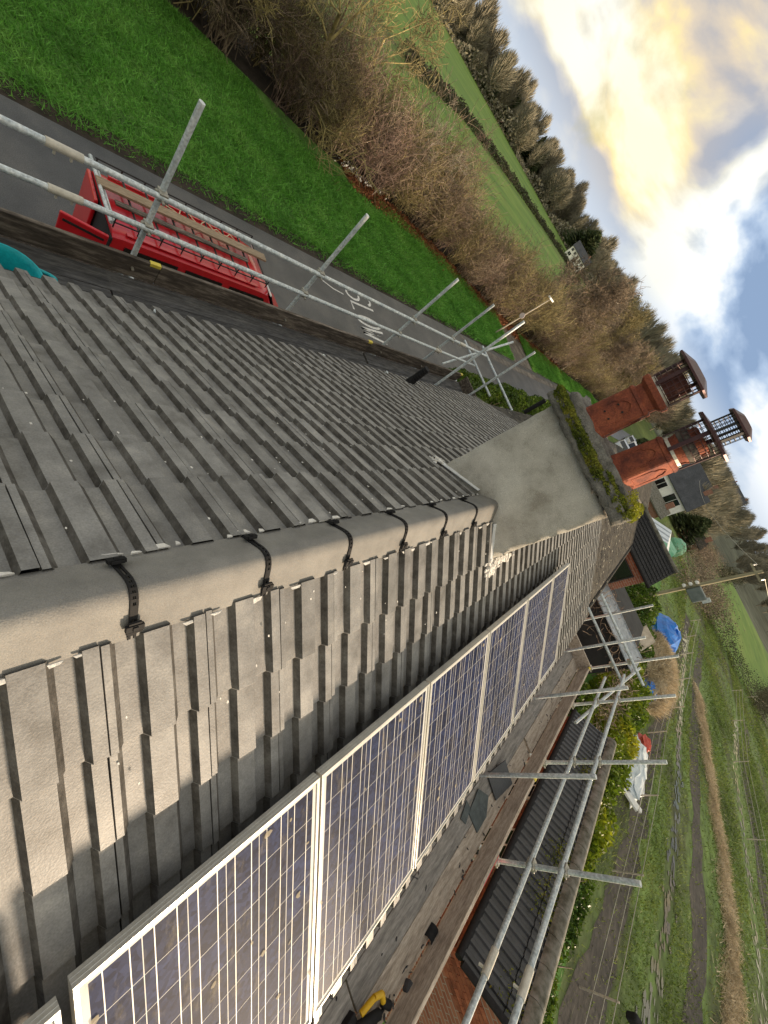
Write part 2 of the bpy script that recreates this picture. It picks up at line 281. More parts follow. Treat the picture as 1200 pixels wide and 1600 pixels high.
    # standing water
    m = bpy.data.materials.new('water'); m.use_nodes = True; nt = m.node_tree; N = nt.nodes; Lk = nt.links; b = N['Principled BSDF']
    b.inputs['Base Color'].default_value = (0.03, 0.03, 0.028, 1); b.inputs['Roughness'].default_value = 0.04; b.inputs['IOR'].default_value = 1.33
    b.inputs['Specular IOR Level'].default_value = 0.8
    n = N.new('ShaderNodeTexNoise'); n.inputs['Scale'].default_value = 6; g = N.new('ShaderNodeNewGeometry'); Lk.new(g.outputs['Position'], n.inputs['Vector'])
    bu = N.new('ShaderNodeBump'); bu.inputs['Strength'].default_value = 0.08; bu.inputs['Distance'].default_value = 0.02
    Lk.new(n.outputs['Fac'], bu.inputs['Height']); Lk.new(bu.outputs[0], b.inputs['Normal']); MATS['water'] = m
special_mats()

# ------------------------------------------------------------------ mesh helpers
def fast_mesh(name, V, F):
    V = np.asarray(V, dtype=np.float32); F = np.asarray(F, dtype=np.int32)
    me = bpy.data.meshes.new(name)
    me.vertices.add(len(V)); me.vertices.foreach_set('co', V.ravel())
    k = F.shape[1]
    me.loops.add(F.size); me.loops.foreach_set('vertex_index', F.ravel())
    me.polygons.add(len(F)); me.polygons.foreach_set('loop_start', np.arange(0, F.size, k, dtype=np.int32))
    me.update(calc_edges=True); me.validate()
    return me

def tag(o, label=None, cat=None, group=None, kind=None):
    if label: o['label'] = label
    if cat: o['category'] = cat
    if group: o['group'] = group
    if kind: o['kind'] = kind
    return o

def link(name, me, m=None, parent=None, smooth=False):
    if m is not None:
        me.materials.clear(); me.materials.append(MATS[m])
    if smooth:
        me.polygons.foreach_set('use_smooth', [True] * len(me.polygons))
    o = bpy.data.objects.new(name, me); col.objects.link(o)
    if parent is not None: o.parent = parent
    return o

def empty(name, loc=(0, 0, 0)):
    o = bpy.data.objects.new(name, None); col.objects.link(o); o.location = loc; o.empty_display_size = 0.1
    bpy_update_later.append(o)
    return o
bpy_update_later = []

class MB:
    """collects quads/polys; build() makes one mesh object. Coordinates are given relative to `org`."""
    def __init__(s, org=(0, 0, 0)):
        s.v = []; s.f = []; s.o = Vector(org)
    def add(s, vs, fs):
        b = len(s.v); s.v += [tuple(Vector(p) - s.o) for p in vs]; s.f += [tuple(i + b for i in f) for f in fs]; return s
    def box(s, x0, x1, y0, y1, z0, z1):
        return s.add([(x0, y0, z0), (x1, y0, z0), (x1, y1, z0), (x0, y1, z0), (x0, y0, z1), (x1, y0, z1), (x1, y1, z1), (x0, y1, z1)],
                     [(3, 2, 1, 0), (4, 5, 6, 7), (0, 1, 5, 4), (1, 2, 6, 5), (2, 3, 7, 6), (3, 0, 4, 7)])
    def obox(s, c, ax, half):
        c = Vector(c); ax = [Vector(a).normalized() for a in ax]
        P = []
        for k in (-1, 1):
            for (i, j) in ((-1, -1), (1, -1), (1, 1), (-1, 1)):
                P.append(c + ax[0] * i * half[0] + ax[1] * j * half[1] + ax[2] * k * half[2])
        return s.add(P, [(3, 2, 1, 0), (4, 5, 6, 7), (0, 1, 5, 4), (1, 2, 6, 5), (2, 3, 7, 6), (3, 0, 4, 7)])
    def tube(s, p, q, r, n=10, r2=None, caps=True):
        p = Vector(p); q = Vector(q); d = (q - p).normalized(); r2 = r if r2 is None else r2
        a = d.orthogonal().normalized(); b = d.cross(a)
        P = [p + (a * math.cos(2 * math.pi * i / n) + b * math.sin(2 * math.pi * i / n)) * r for i in range(n)]
        P += [q + (a * math.cos(2 * math.pi * i / n) + b * math.sin(2 * math.pi * i / n)) * r2 for i in range(n)]
        F = [(i, (i + 1) % n, (i + 1) % n + n, i + n) for i in range(n)]
        if caps: F += [tuple(range(n - 1, -1, -1)), tuple(range(n, 2 * n))]
        return s.add(P, F)
    def path(s, pts, r, n=8):
        for a, b in zip(pts[:-1], pts[1:]): s.tube(a, b, r, n)
        return s
    def lathe(s, c, prof, n=20, squash=(1, 1)):
        c = Vector(c); P = []; F = []
        for (r, z) in prof:
            for i in range(n):
                t = 2 * math.pi * i / n; P.append(c + Vector((r * math.cos(t) * squash[0], r * math.sin(t) * squash[1], z)))
        for k in range(len(prof) - 1):
            for i in range(n): F.append((k * n + i, k * n + (i + 1) % n, (k + 1) * n + (i + 1) % n, (k + 1) * n + i))
        return s.add(P, F)
    def loft(s, rings, caps=True):
        n = len(rings[0]); P = [p for r in rings for p in r]; F = []
        for k in range(len(rings) - 1):
            for i in range(n): F.append((k * n + i, k * n + (i + 1) % n, (k + 1) * n + (i + 1) % n, (k + 1) * n + i))
        if caps: F += [tuple(range(n - 1, -1, -1)), tuple(range((len(rings) - 1) * n, len(rings) * n))]
        return s.add(P, F)
    def prism(s, poly, d):
        """extrude polygon (3-D points) by vector d"""
        d = Vector(d); n = len(poly); P = [Vector(p) for p in poly] + [Vector(p) + d for p in poly]
        return s.add(P, [tuple(range(n - 1, -1, -1)), tuple(range(n, 2 * n))] + [(i, (i + 1) % n, (i + 1) % n + n, i + n) for i in range(n)])
    def build(s, name, m, parent=None, smooth=False, bevel=0.0):
        me = bpy.data.meshes.new(name); me.from_pydata(s.v, [], s.f); me.update()
        import bmesh
        bm = bmesh.new(); bm.from_mesh(me); bmesh.ops.recalc_face_normals(bm, faces=bm.faces); bm.to_mesh(me); bm.free()
        o = link(name, me, m, parent)
        if bevel:
            md = o.modifiers.new('bevel', 'BEVEL'); md.width = bevel; md.segments = 2; md.limit_method = 'ANGLE'
        if smooth:
            me.polygons.foreach_set('use_smooth', [True] * len(me.polygons))
            try: me.set_sharp_from_angle(angle=math.radians(50))
            except Exception: pass
        if parent is None: o.location = s.o
        return o

def seg_tubes(S, sides=3):
    """S: (n,8) px,py,pz,qx,qy,qz,r1,r2 -> V,F quads"""
    S = np.asarray(S, dtype=np.float64); n = len(S)
    p = S[:, :3]; q = S[:, 3:6]; d = q - p; d /= np.linalg.norm(d, axis=1)[:, None] + 1e-9
    h = np.where(np.abs(d[:, 2:3]) > 0.9, np.array([[1., 0, 0]]), np.array([[0, 0, 1.]]))
    a = np.cross(d, h); a /= np.linalg.norm(a, axis=1)[:, None]; b = np.cross(d, a)
    V = np.zeros((n, 2 * sides, 3))
    for i in range(sides):
        t = 2 * math.pi * i / sides; o = a * math.cos(t) + b * math.sin(t)
        V[:, i] = p + o * S[:, 6:7]; V[:, sides + i] = q + o * S[:, 7:8]
    base = (np.arange(n) * 2 * sides)[:, None]
    F = np.concatenate([base + np.array([[i, (i + 1) % sides, (i + 1) % sides + sides, i + sides]]) for i in range(sides)])
    return V.reshape(-1, 3), F

def leaf_quads(C, size, r, flat=0.0):
    """one bent-free quad per centre"""
    n = len(C); a = r.normal(size=(n, 3)); a /= np.linalg.norm(a, axis=1)[:, None]
    h = r.normal(size=(n, 3)); h[:, 2] *= (1 - flat); b = np.cross(a, h); b /= np.linalg.norm(b, axis=1)[:, None] + 1e-9
    s = np.asarray(size).reshape(-1, 1) * (0.6 + 0.8 * r.random((n, 1)))
    V = np.stack([C - a * s, C + b * s * 0.5, C + a * s, C - b * s * 0.5], axis=1).reshape(-1, 3)
    F = np.arange(n * 4).reshape(n, 4); return V, F

def blades(X, Y, Z, h, w, r, lean=0.45, wind=(0, 0)):
    n = len(X); t = r.random(n) * 2 * math.pi; hh = h * (0.5 + r.random(n)); ww = w * (0.6 + 0.8 * r.random(n))
    lx = r.normal(size=n) * lean * hh + wind[0] * hh; ly = r.normal(size=n) * lean * hh + wind[1] * hh
    V = np.zeros((n, 3, 3))
    V[:, 0] = np.stack([X - np.cos(t) * ww, Y - np.sin(t) * ww, Z], 1); V[:, 1] = np.stack([X + np.cos(t) * ww, Y + np.sin(t) * ww, Z], 1)
    V[:, 2] = np.stack([X + lx, Y + ly, Z + hh], 1)
    return V.reshape(-1, 3), np.arange(n * 3).reshape(n, 3)

def copy_tree(o, loc=None, rz=None, sc=None, label=None):
    c = o.copy(); col.objects.link(c)
    if loc is not None: c.location = loc
    if rz is not None: c.rotation_euler = (0, 0, rz)
    if sc is not None: c.scale = (sc, sc, sc) if isinstance(sc, (int, float)) else sc
    if label: c['label'] = label
    for ch in o.children:
        d = ch.copy(); col.objects.link(d); d.parent = c
        for g in ch.children:
            e = g.copy(); col.objects.link(e); e.parent = d
    return c

def sheet(name, poly, z, m, parent=None, kind='structure'):
    me = bpy.data.meshes.new(name); me.from_pydata([(x, y, z) for x, y in poly], [], [tuple(range(len(poly)))]); me.update()
    if me.polygons[0].normal.z < 0: me.flip_normals()
    o = link(name, me, m, parent)
    if kind: o['kind'] = kind
    return o

# ------------------------------------------------------------------ ground, road, verge, fields
HB = [(-30, -22.0), (9.4, -22.0), (14.7, -20.6), (23.2, -20.0), (27.5, -19.0), (32.7, -17.4), (40.6, -16.2), (53, -15.0), (71, -13.9), (84, -11.9), (120, -9.5)]
def hedge_x(y): return float(np.interp(y, [a for a, b in HB], [b for a, b in HB]))
def road_far(y): return float(np.interp(y, [-40, 0, 22, 48, 60, 67, 109, 180, 260], [-11.75, -11.7, -11.85, -12.0, -11.0, -10.2, -7.6, -9.0, -13.5]))
def road_near(y): return float(np.interp(y, [-40, 0, 48, 67, 109, 180, 260], [-8.5, -8.5, -8.7, -6.9, -3.8, -5.0, -9.0]))

sheet('ground', [(-1500, -300), (1500, -300), (1500, 2500), (-1500, 2500)], G - 0.03, 'ground_green')
ys = list(np.linspace(-40, 60, 21)) + [67, 80, 95, 109, 130, 150, 180, 220, 260]
verge = sheet('verge', [(road_far(y) - 0.02, y) for y in ys if y <= 84] + [(hedge_x(y) + 0.2, y) for y in reversed([q for q in ys if q <= 84])], G - 0.012, 'verge_soil')
sheet('hedge_bank', [(hedge_x(y) + 0.25, y) for y in ys if y <= 84] + [(hedge_x(y) - 4.5, y) for y in reversed([q for q in ys if q <= 84])], G - 0.008, 'dark_soil')
road = sheet('road', [(road_far(y), y) for y in ys] + [(road_near(y), y) for y in reversed(ys)], G, 'tarmac')
sheet('forecourt', [(-8.56, -30), (-3.0, -30), (-3.0, 15.5), (-8.56, 16.5)], G - 0.004, 'tarmac')
sheet('layby', [(-11.95, 30.2), (-13.3, 33.4), (-15.6, 33.2), (-17.6, 34.6), (-18.0, 37.6), (-15.4, 38.4), (-13.0, 38.6), (-12.0, 43.0)], G - 0.004, 'mud_track')
sheet('soft_edge', [(-11.95, 22), (-11.6, 24), (-11.5, 34), (-11.7, 46), (-11.2, 56), (-10.0, 66), (-9.6, 66), (-10.6, 56), (-11.1, 46), (-10.9, 34), (-11.0, 25)], G + 0.004, 'mud_track')

band_edge = sheet('soil_edge', [(road_far(y) - 0.01, y) for y in ys if y <= 60] + [(road_far(y) - 0.75, y) for y in reversed([q for q in ys if q <= 60])], G - 0.006, 'dark_soil')
def stroke(pts, w):
    mb = MB()
    for (a, b) in zip(pts[:-1], pts[1:]):
        a = Vector((*a, 0)); b = Vector((*b, 0)); d = (b - a).normalized(); nrm = Vector((-d.y, d.x, 0)) * w
        e = d * w * 0.5; z = Vector((0, 0, G + 0.008))
        mb.add([a - e + nrm + z, a - e - nrm + z, b + e - nrm + z, b + e + nrm + z], [(0, 1, 2, 3)])
        z.z += 0
    return mb
def letter(pts, w=0.055):
    pts = [(x, y) for x, y in pts]
    n = len(pts); V = []; F = []
    for i, (x, y) in enumerate(pts):
        a = Vector(pts[max(0, i - 1)]); b = Vector(pts[min(n - 1, i + 1)]); d = (b - a).normalized(); nn = Vector((-d.y, d.x))
        k = 1.0
        if 0 < i < n - 1:
            d1 = (Vector(pts[i]) - a).normalized(); k = 1 / max(0.45, abs(d1.dot(d)))
        V += [(x + nn.x * w * k, y + nn.y * w * k, G + 0.008), (x - nn.x * w * k, y - nn.y * w * k, G + 0.008)]
    for i in range(n - 1): F.append((2 * i, 2 * i + 1, 2 * i + 3, 2 * i + 2))
    me = bpy.data.meshes.new('letter'); me.from_pydata(V, [], F); me.update()
    if me.polygons[0].normal.z < 0: me.flip_normals()
    return link('letter', me, 'road_paint', road)
y0, y1 = 12.57, 14.05
def arc(cx, cy, rx, ry, a0, a1, n=9): return [(cx + rx * math.cos(math.radians(a0 + (a1 - a0) * i / n)), cy + ry * math.sin(math.radians(a0 + (a1 - a0) * i / n))) for i in range(n + 1)]
letter(arc(-10.74, 13.68, 0.24, 0.37, 20, 250) + arc(-10.74, 12.94, 0.24, 0.37, 70, -160))
letter([(-10.33, y1), (-10.30, y0 + 0.05), (-9.92, y0 + 0.05)])
letter(arc(-9.52, 13.31, 0.21, 0.70, 90, 449, 18))
letter([(-9.22, y1), (-9.08, y0 + 0.05), (-8.97, y1 - 0.35), (-8.86, y0 + 0.05), (-8.70, y1)])
letter([(-10.75, 11.2), (-10.55, 11.75), (-10.50, 12.3)], 0.03)

# grass on the verge: one mesh of blades (nobody could count them)
def grass_on_verge():
    r = np.random.default_rng(11); n = 340000
    Y = r.random(n) ** 1.55 * 68 - 1.0
    hx = np.interp(Y, [a for a, b in HB], [b for a, b in HB]); rx = np.interp(Y, [-40, 0, 22, 48, 60, 67, 109], [-11.75, -11.7, -11.85, -12.0, -11.0, -10.2, -7.6])
    t = r.random(n); X = rx - 0.05 + (hx + 0.5 - rx) * t
    # bare patches: layby, muddy corner below the hedge, worn road edge
    keep = np.ones(n, bool)
    keep &= ~((Y > 31) & (Y < 39.5) & (X > -18.3) & (np.abs(Y - 35.8 + (X + 15) * 0.15) < 2.3))
    keep &= ~((X < hx + 2.2) & (Y > 12) & (Y < 19.5) & (r.random(n) < np.clip((hx + 2.3 - X) / 1.2, 0, 1)))
    keep &= ~((rx - X < 0.75) & (r.random(n) < np.clip(1.05 - (rx - X) * 1.1, 0, 1)))
    X, Y, hx, rx = X[keep], Y[keep], hx[keep], rx[keep]
    k = np.sin(X * 1.7 + np.sin(Y * 0.9)) * np.sin(Y * 1.1 + 1.3 * np.sin(X))       # clumps
    h = 0.095 + 0.035 * k + np.clip(Y, 0, 60) * 0.0014
    V, F = blades(X, Y, np.full(len(X), G - 0.015), h, 0.0105 + np.clip(Y, 0, 60) * 0.0007, r, 0.85, (0.45, -0.25))
    o = link('grass', fast_mesh('grass', V, F), 'grass_blade')
    tag(o, 'lush short green grass covering the verge beside the road', 'grass', kind='stuff')
grass_on_verge()

def litter():
    r = np.random.default_rng(12); n = 14000
    Y = 17 + r.random(n) ** 1.2 * 34; hx = np.interp(Y, [a for a, b in HB], [b for a, b in HB])
    X = hx + 0.55 + r.normal(size=n) * 0.42
    V, F = leaf_quads(np.stack([X, Y, np.full(n, G + 0.02) + r.random(n) * 0.05], 1), 0.07 + Y * 0.0012, r)
    tag(link('leaf_litter', fast_mesh('leaf_litter', V, F), 'dead_leaf'), 'rust brown fallen leaves lying along the hedge foot', 'leaf litter', kind='stuff')
litter()
def snowdrops():
    r = np.random.default_rng(13)
    n = 90; X = -20.35 + r.normal(size=n) * 0.25; Y = 18.0 + r.normal(size=n) * 0.9
    V, F = leaf_quads(np.stack([X, Y, np.full(n, G + 0.1) + r.random(n) * 0.08], 1), 0.085, r)
    tag(link('snowdrops', fast_mesh('snowdrops', V, F), 'ceramic'), 'small white flowers scattered at the hedge foot', 'flowers', kind='stuff')
snowdrops()

# right-hand side: garden and wet pasture
sheet('field', [(7.0, -20), (140, -20), (140, 260), (20, 260), (7.0, 60)], G - 0.018, 'field_mud')
sheet('garden', [(2.4, -20), (11.2, -20), (11.2, 50), (2.4, 50)], G - 0.010, 'verge_soil')
def band(name, line, w, z, m, jag=0.25):
    r = np.random.default_rng(len(line)); L, R = [], []
    pts = []
    for (a, b) in zip(line[:-1], line[1:]):
        for k in range(6): pts.append((a[0] + (b[0] - a[0]) * k / 6, a[1] + (b[1] - a[1]) * k / 6))
    pts.append(line[-1])
    for (x, y) in pts:
        L.append((x - w * (1 + r.normal() * jag), y)); R.append((x + w * (1 + r.normal() * jag), y))
    return sheet(name, L + R[::-1], z, m)
FURROW = [(11.6, 6.0), (12.4, 10.5), (13.0, 15.0), (13.4, 20.0), (13.8, 26.0), (15.0, 34), (15.6, 44), (17.0, 56)]
band('ditch', FURROW, 0.62, G - 0.012, 'furrow_mud')
PUD = [(14.2, 9), (15.4, 13.0), (16.0, 17.0), (16.4, 24.0), (16.2, 31.4), (16.3, 40.0), (16.6, 50)]
PUD2 = [(22.8, 16), (25.2, 24.0), (25.4, 33), (25.6, 42.7), (28, 55)]
STRAWL = [(20.5, 15.5), (22.0, 21.0), (21.8, 27.0), (20.4, 34), (19.0, 42)]
band('rut', [(17.6, 12), (18.6, 18), (18.6, 26), (18.2, 34), (18.8, 44), (20.2, 58)], 0.6, G - 0.010, 'furrow_mud')
band('rut', [(27.2, 24), (27.6, 33), (28.0, 44), (31, 60)], 0.6, G - 0.010, 'furrow_mud')
def puddles():
    r = np.random.default_rng(21); mb = MB()
    for line, n, spread in ((PUD, 420, 0.22), (PUD2, 260, 0.28), ([(15.2, 34), (15.6, 44), (16.6, 54)], 90, 0.4)):
        xs = [a for a, b in line]; yy = [b for a, b in line]
        for i in range(n):
            y = r.uniform(yy[0], yy[-1]); x = float(np.interp(y, yy, xs)) + r.normal() * spread
            a, b = r.uniform(0.025, 0.11), r.uniform(0.08, 0.34); k = 8
            mb.add([(x + a * math.cos(2 * math.pi * j / k) * r.uniform(.6, 1.2), y + b * math.sin(2 * math.pi * j / k) * r.uniform(.6, 1.2), G + 0.012 + i * 2e-5) for j in range(k)], [tuple(range(k))])
    o = mb.build('puddles', 'water'); tag(o, 'glinting strings of water standing in the pasture ruts', 'puddles', kind='stuff')
puddles()
def pasture():
    r = np.random.default_rng(22); n = 230000
    Y = 4 + r.random(n) ** 1.4 * 75; X = 11.0 + r.random(n) * (8 + Y * 0.55)
    k = np.sin(X * 0.9 + 0.6 * np.sin(Y * 0.35)) + 0.7 * np.sin(Y * 0.31 + X * 0.2)
    dist = np.full(n, 9.)
    for line in (FURROW, [(17.6, 12), (18.6, 18), (18.6, 26), (18.2, 34), (18.8, 44), (20.2, 58)], STRAWL):
        dist = np.minimum(dist, np.abs(X - np.interp(Y, [b for a, b in line], [a for a, b in line])))
    keep = (r.random(n) < np.clip(0.55 + 0.35 * k, 0.12, 1)) & ((dist > 0.6) | (r.random(n) < 0.5)) & (np.abs(X - np.interp(Y, [b for a, b in PUD], [a for a, b in PUD])) > 0.45) & (np.abs(X - np.interp(Y, [b for a, b in PUD2], [a for a, b in PUD2])) > 0.5)
    X, Y = X[keep], Y[keep]
    V, F = blades(X, Y, np.full(len(X), G - 0.03), 0.08 + Y * 0.001, 0.008 + Y * 0.0007, r, 0.8, (-0.3, 0))
    tag(link('pasture_grass', fast_mesh('pasture_grass', V, F), 'field_tuft'), 'tufted wet grass across the muddy pasture behind the house', 'grass', kind='stuff')
    n = 42000; t = r.random(n); Y = 15.5 + t * 27; X = np.interp(Y, [b for a, b in STRAWL], [a for a, b in STRAWL]) + r.normal(size=n) * (0.30 + 0.25 * np.abs(np.sin(Y * 0.7)))
    V, F = blades(X, Y, np.full(n, G - 0.02), 0.12, 0.022, r, 1.2, (-0.4, -0.5))
    tag(link('dry_reeds', fast_mesh('dry_reeds', V, F), 'straw'), 'strip of flattened tan dead grass along the pasture', 'dead grass', kind='stuff')
pasture()
# ------------------------------------------------------------------ the house with the re-tiled roof
Y0, YJ, YE = -2.4, 8.45, 20.5            # near end, party line with the neighbour, neighbour's far end
house = empty('house'); tag(house, 'house in front with grey ribbed concrete tile roof, rolled ridge and rendered chimney', 'house')
EL, ER = 3.10, 2.80                      # slope length left / right
def slope_axes(side):
    s = Vector((CP * side, 0, -SP)); b = Vector((0, side, 0)); n = Vector((SP * side, 0, CP)); return s, b, n
def on_roof(side, s, y, c=0.0):
    a, b, n = slope_axes(side); p = a * s + n * c; return Vector((p.x, y, p.z))

W = 0.30
PROF = [(0.002, .031), (.022, .031), (.044, .001), (.098, .001), (.109, .033), (.182, .033), (.204, .001), (.248, .001), (.259, .033), (.297, .033)]
def tile_mesh(L, lift=0.018, th=0.014, mirror=False):
    V = []; F = []; PR = [(0.299 - b, h) for b, h in reversed(PROF)] if mirror else PROF; m = len(PR)
    for (a, dz) in ((-L, 0.0), (-0.004, lift), (0.0, lift - 0.004), (0.0, lift - th)):
        for (b, h) in PR: V.append((a, b, h + dz))
    for k in range(3):
        for j in range(m - 1): F.append((k * m + j, (k + 1) * m + j, (k + 1) * m + j + 1, k * m + j + 1))
    for j in (0, m - 1):                                   # the two long edges
        q = len(V); b, h = PR[j]
        V += [(-L, b, h - th), (0, b, h + lift - th)]
        F.append((j, q, q + 1, m + j) if j == 0 else (j, m + j, q + 1, q))
    return V, F

def cam_score(p, n):
    d = Vector(p) - CAM; dist = d.length
    c = Vector((d.dot(Vector((AX_X.x, AX_Y.x, AX_Z.x))), d.dot(Vector((AX_X.y, AX_Y.y, AX_Z.y))), d.dot(Vector((AX_X.z, AX_Y.z, AX_Z.z)))))
    if c.z > -0.05: return 0
    u, v = 600 + 630 * c.x / -c.z, 800 - 630 * c.y / -c.z
    if not (-60 < u < 1260 and -60 < v < 1660): return 0
    return max(0.0, -d.normalized().dot(n)) / dist ** 2

cands = []
for side, first, gauge, end, yoff in ((1, 0.455, 0.285, ER, 0.058), (-1, 0.50, 0.325, EL, 0.275)):
    s_ax, b_ax, n_ax = slope_axes(side)
    k = 0
    while first + gauge * k < end + 0.06:
        tail = first + gauge * k
        y = Y0
        j0 = math.floor((Y0 - yoff) / W)
        for j in range(j0, int((YJ - yoff) / W) + 1):
            yb = yoff + W * j
            if yb + W > YJ + 0.02: continue
            mid = on_roof(side, tail - gauge / 2, yb + W / 2, 0.03)
            # hidden below the stack
            if 3.12 < yb + W / 2 < 3.60 and tail - gauge < 0.45 and ((side == 1 and tail < 0.5) or (side == -1 and tail < 0.62)): continue
            sc = cam_score(mid, n_ax)
            if side == 1 and tail > 1.25 and -1.9 < yb < 5.7: sc = 0           # under the panels
            if yb > 3.6 and mid.z + 0.5 < 0.8 and abs(mid.x) < 0.5: sc *= 0.2     # behind the chimney
            cands.append((sc, side, tail, yb, gauge, k))
        k += 1
cands.sort(key=lambda c: -c[0])
slopes = {}
for side in (1, -1):
    end = ER if side == 1 else EL
    mb = MB(); a, b, n = slope_axes(side)
    P = [on_roof(side, 0.02, Y0), on_roof(side, 0.02, YJ), on_roof(side, end - 0.04, YJ), on_roof(side, end - 0.04, Y0)]
    mb.prism([p - n * 0.006 for p in P], -n * 0.08)
    slopes[side] = mb.build('roof_slope', 'underlay', house)
tile_me = {}; flank = {}
for side, gauge in ((1, 0.285), (-1, 0.325)):
    V, F = tile_mesh(gauge + 0.05, mirror=(side == -1)); me = bpy.data.meshes.new('tile'); me.from_pydata(V, [], F); me.update(); me.materials.append(MATS['roof_tile']); me.materials.append(MATS['tile_flank_dirt_shade']); tile_me[side] = (me, V, F)
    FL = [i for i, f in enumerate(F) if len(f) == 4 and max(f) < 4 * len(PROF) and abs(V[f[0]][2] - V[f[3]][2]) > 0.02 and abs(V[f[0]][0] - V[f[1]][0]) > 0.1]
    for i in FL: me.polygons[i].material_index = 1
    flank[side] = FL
rest = {1: ([], []), -1: ([], [])}
rt = np.random.default_rng(31)
for i, (sc, side, tail, yb, gauge, k) in enumerate(cands):
    s_ax, b_ax, n_ax = slope_axes(side)
    o = on_roof(side, tail + rt.normal() * 0.003, yb if side == 1 else yb + W, rt.normal() * 0.0012)
    tw = rt.normal() * 0.004
    R = Matrix((s_ax, b_ax, n_ax)).transposed() @ Matrix.Rotation(tw, 3, 'Z') @ Matrix.Rotation(rt.normal() * 0.004, 3, 'Y')
    mw = Matrix.Translation(o) @ R.to_4x4()
    if i < 300:
        t = bpy.data.objects.new('tile', tile_me[side][0]); col.objects.link(t); t.parent = slopes[side]; t.matrix_local = mw
    else:
        V, F = rest[side]; b0 = len(V)
        A = np.array(mw); pv = np.array(tile_me[side][1]) @ A[:3, :3].T + A[:3, 3]
        V.extend(map(tuple, pv)); F.extend(tuple(q + b0 for q in f) for f in tile_me[side][2])
for side in (1, -1):
    V, F = rest[side]
    me = bpy.data.meshes.new('tile_rows'); me.from_pydata(V, [], F); me.update(); o = link('tile_rows', me, 'roof_tile', slopes[side]); o['kind'] = 'stuff'; me.materials.append(MATS['tile_flank_dirt_shade'])
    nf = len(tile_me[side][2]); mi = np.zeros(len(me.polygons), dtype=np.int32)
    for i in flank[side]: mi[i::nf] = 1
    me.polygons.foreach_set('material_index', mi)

# ridge caps with union straps
RP = [(-0.122, -0.052), (-0.108, -0.038), (-0.045, 0.030), (-0.030, 0.043), (-0.015, 0.051), (0, 0.054), (0.015, 0.051), (0.030, 0.043), (0.045, 0.030), (0.108, -0.038), (0.122, -0.052)]
def ridge_piece(ya, yb):
    mb = MB(); rings = []
    outer = [(x, z) for x, z in RP]; inner = [(x * 0.88, z - 0.016) for x, z in reversed(RP)]
    for y in (ya, ya + 0.006, yb - 0.006, yb):
        k = 0.95 if y in (ya, yb) else 1.0
        rings.append([(x * k, y, z * k) for x, z in outer + inner])
    mb.loft(rings); return mb
rr = np.random.default_rng(32)
straps = [0.438 + 0.45 * k for k in range(-6, 6)]
edges = straps + [3.10]
for ya, yb in zip([edges[0] - 0.45] + edges[:-1], edges):
    cap = ridge_piece(ya + 0.003, yb - 0.003).build('ridge_cap', 'ridge_concrete', house, smooth=True)
    if yb < 3.05:
        mb = MB(); off = 0.006
        prof = [(x * 1.03, z + off) for x, z in RP]
        # ladder-like strap: two rails and rungs
        fine = []
        for (a, b) in zip(prof[:-1], prof[1:]):
            for t in (0, 0.5): fine.append((a[0] + (b[0] - a[0]) * t, a[1] + (b[1] - a[1]) * t))
        fine.append(prof[-1])
        for dy in (-0.0075, 0.0075):
            for a, b in zip(fine[:-1], fine[1:]):
                mb.add([(a[0], yb + dy - 0.0035, a[1]), (a[0], yb + dy + 0.0035, a[1]), (b[0], yb + dy + 0.0035, b[1]), (b[0], yb + dy - 0.0035, b[1])], [(0, 1, 2, 3)])
                mb.add([(a[0], yb + dy - 0.0035, a[1]), (a[0], yb + dy - 0.0035, a[1] - 0.008), (b[0], yb + dy - 0.0035, b[1] - 0.008), (b[0], yb + dy - 0.0035, b[1])], [(0, 1, 2, 3)])
        for i in range(0, len(fine) - 1, 2):
            a, b = fine[i], fine[i + 1]
            mb.add([(a[0], yb - 0.009, a[1] + .0005), (a[0], yb + 0.009, a[1] + .0005), (b[0], yb + 0.009, b[1] + .0005), (b[0], yb - 0.009, b[1] + .0005)], [(0, 1, 2, 3)])
        mb.build('ridge_strap', 'black_plastic', cap)
        for sx in (-1, 1):
            n = Vector((sx * 0.77, 0, 0.63)); t = Vector((sx * 0.63, 0, -0.77)); c = Vector((sx * 0.092, yb, -0.012)) + n * 0.012
            q = MB(); q.obox(c, (t, Vector((0, 1, 0)), n), (0.010, 0.024, 0.006)); q.obox(c + t * 0.016, (t, Vector((0, 1, 0)), n), (0.003, 0.021, 0.004)); q.obox(c - t * 0.016, (t, Vector((0, 1, 0)), n), (0.003, 0.017, 0.004))
            q.obox(c + n * 0.006, (t, Vector((0, 1, 0)), n), (0.006, 0.007, 0.004))
            q.build('strap_clip', 'black_plastic', cap)
mb = MB()                                                    # ragged bedding showing below the caps
for side in (-1, 1):
    y = Y0
    while y < 3.05:
        L = rr.uniform(0.015, 0.075)
        if rr.random() < 0.62:
            s0 = 0.128 + rr.uniform(-0.004, 0.006); w = rr.uniform(0.006, 0.02)
            P = [on_roof(side, s0, y, 0.024), on_roof(side, s0 + w, y + L * rr.uniform(.1, .4), 0.026), on_roof(side, s0 + w * rr.uniform(.4, 1), y + L * .8, 0.026), on_roof(side, s0, y + L, 0.024)]
            mb.prism(P, slope_axes(side)[2] * 0.006)
        y += L + rr.uniform(0, 0.05)
mb.build('ridge_bedding', 'mortar_white', house)['kind'] = 'stuff'
mb = MB()                                                    # chips and droppings on the new tiles
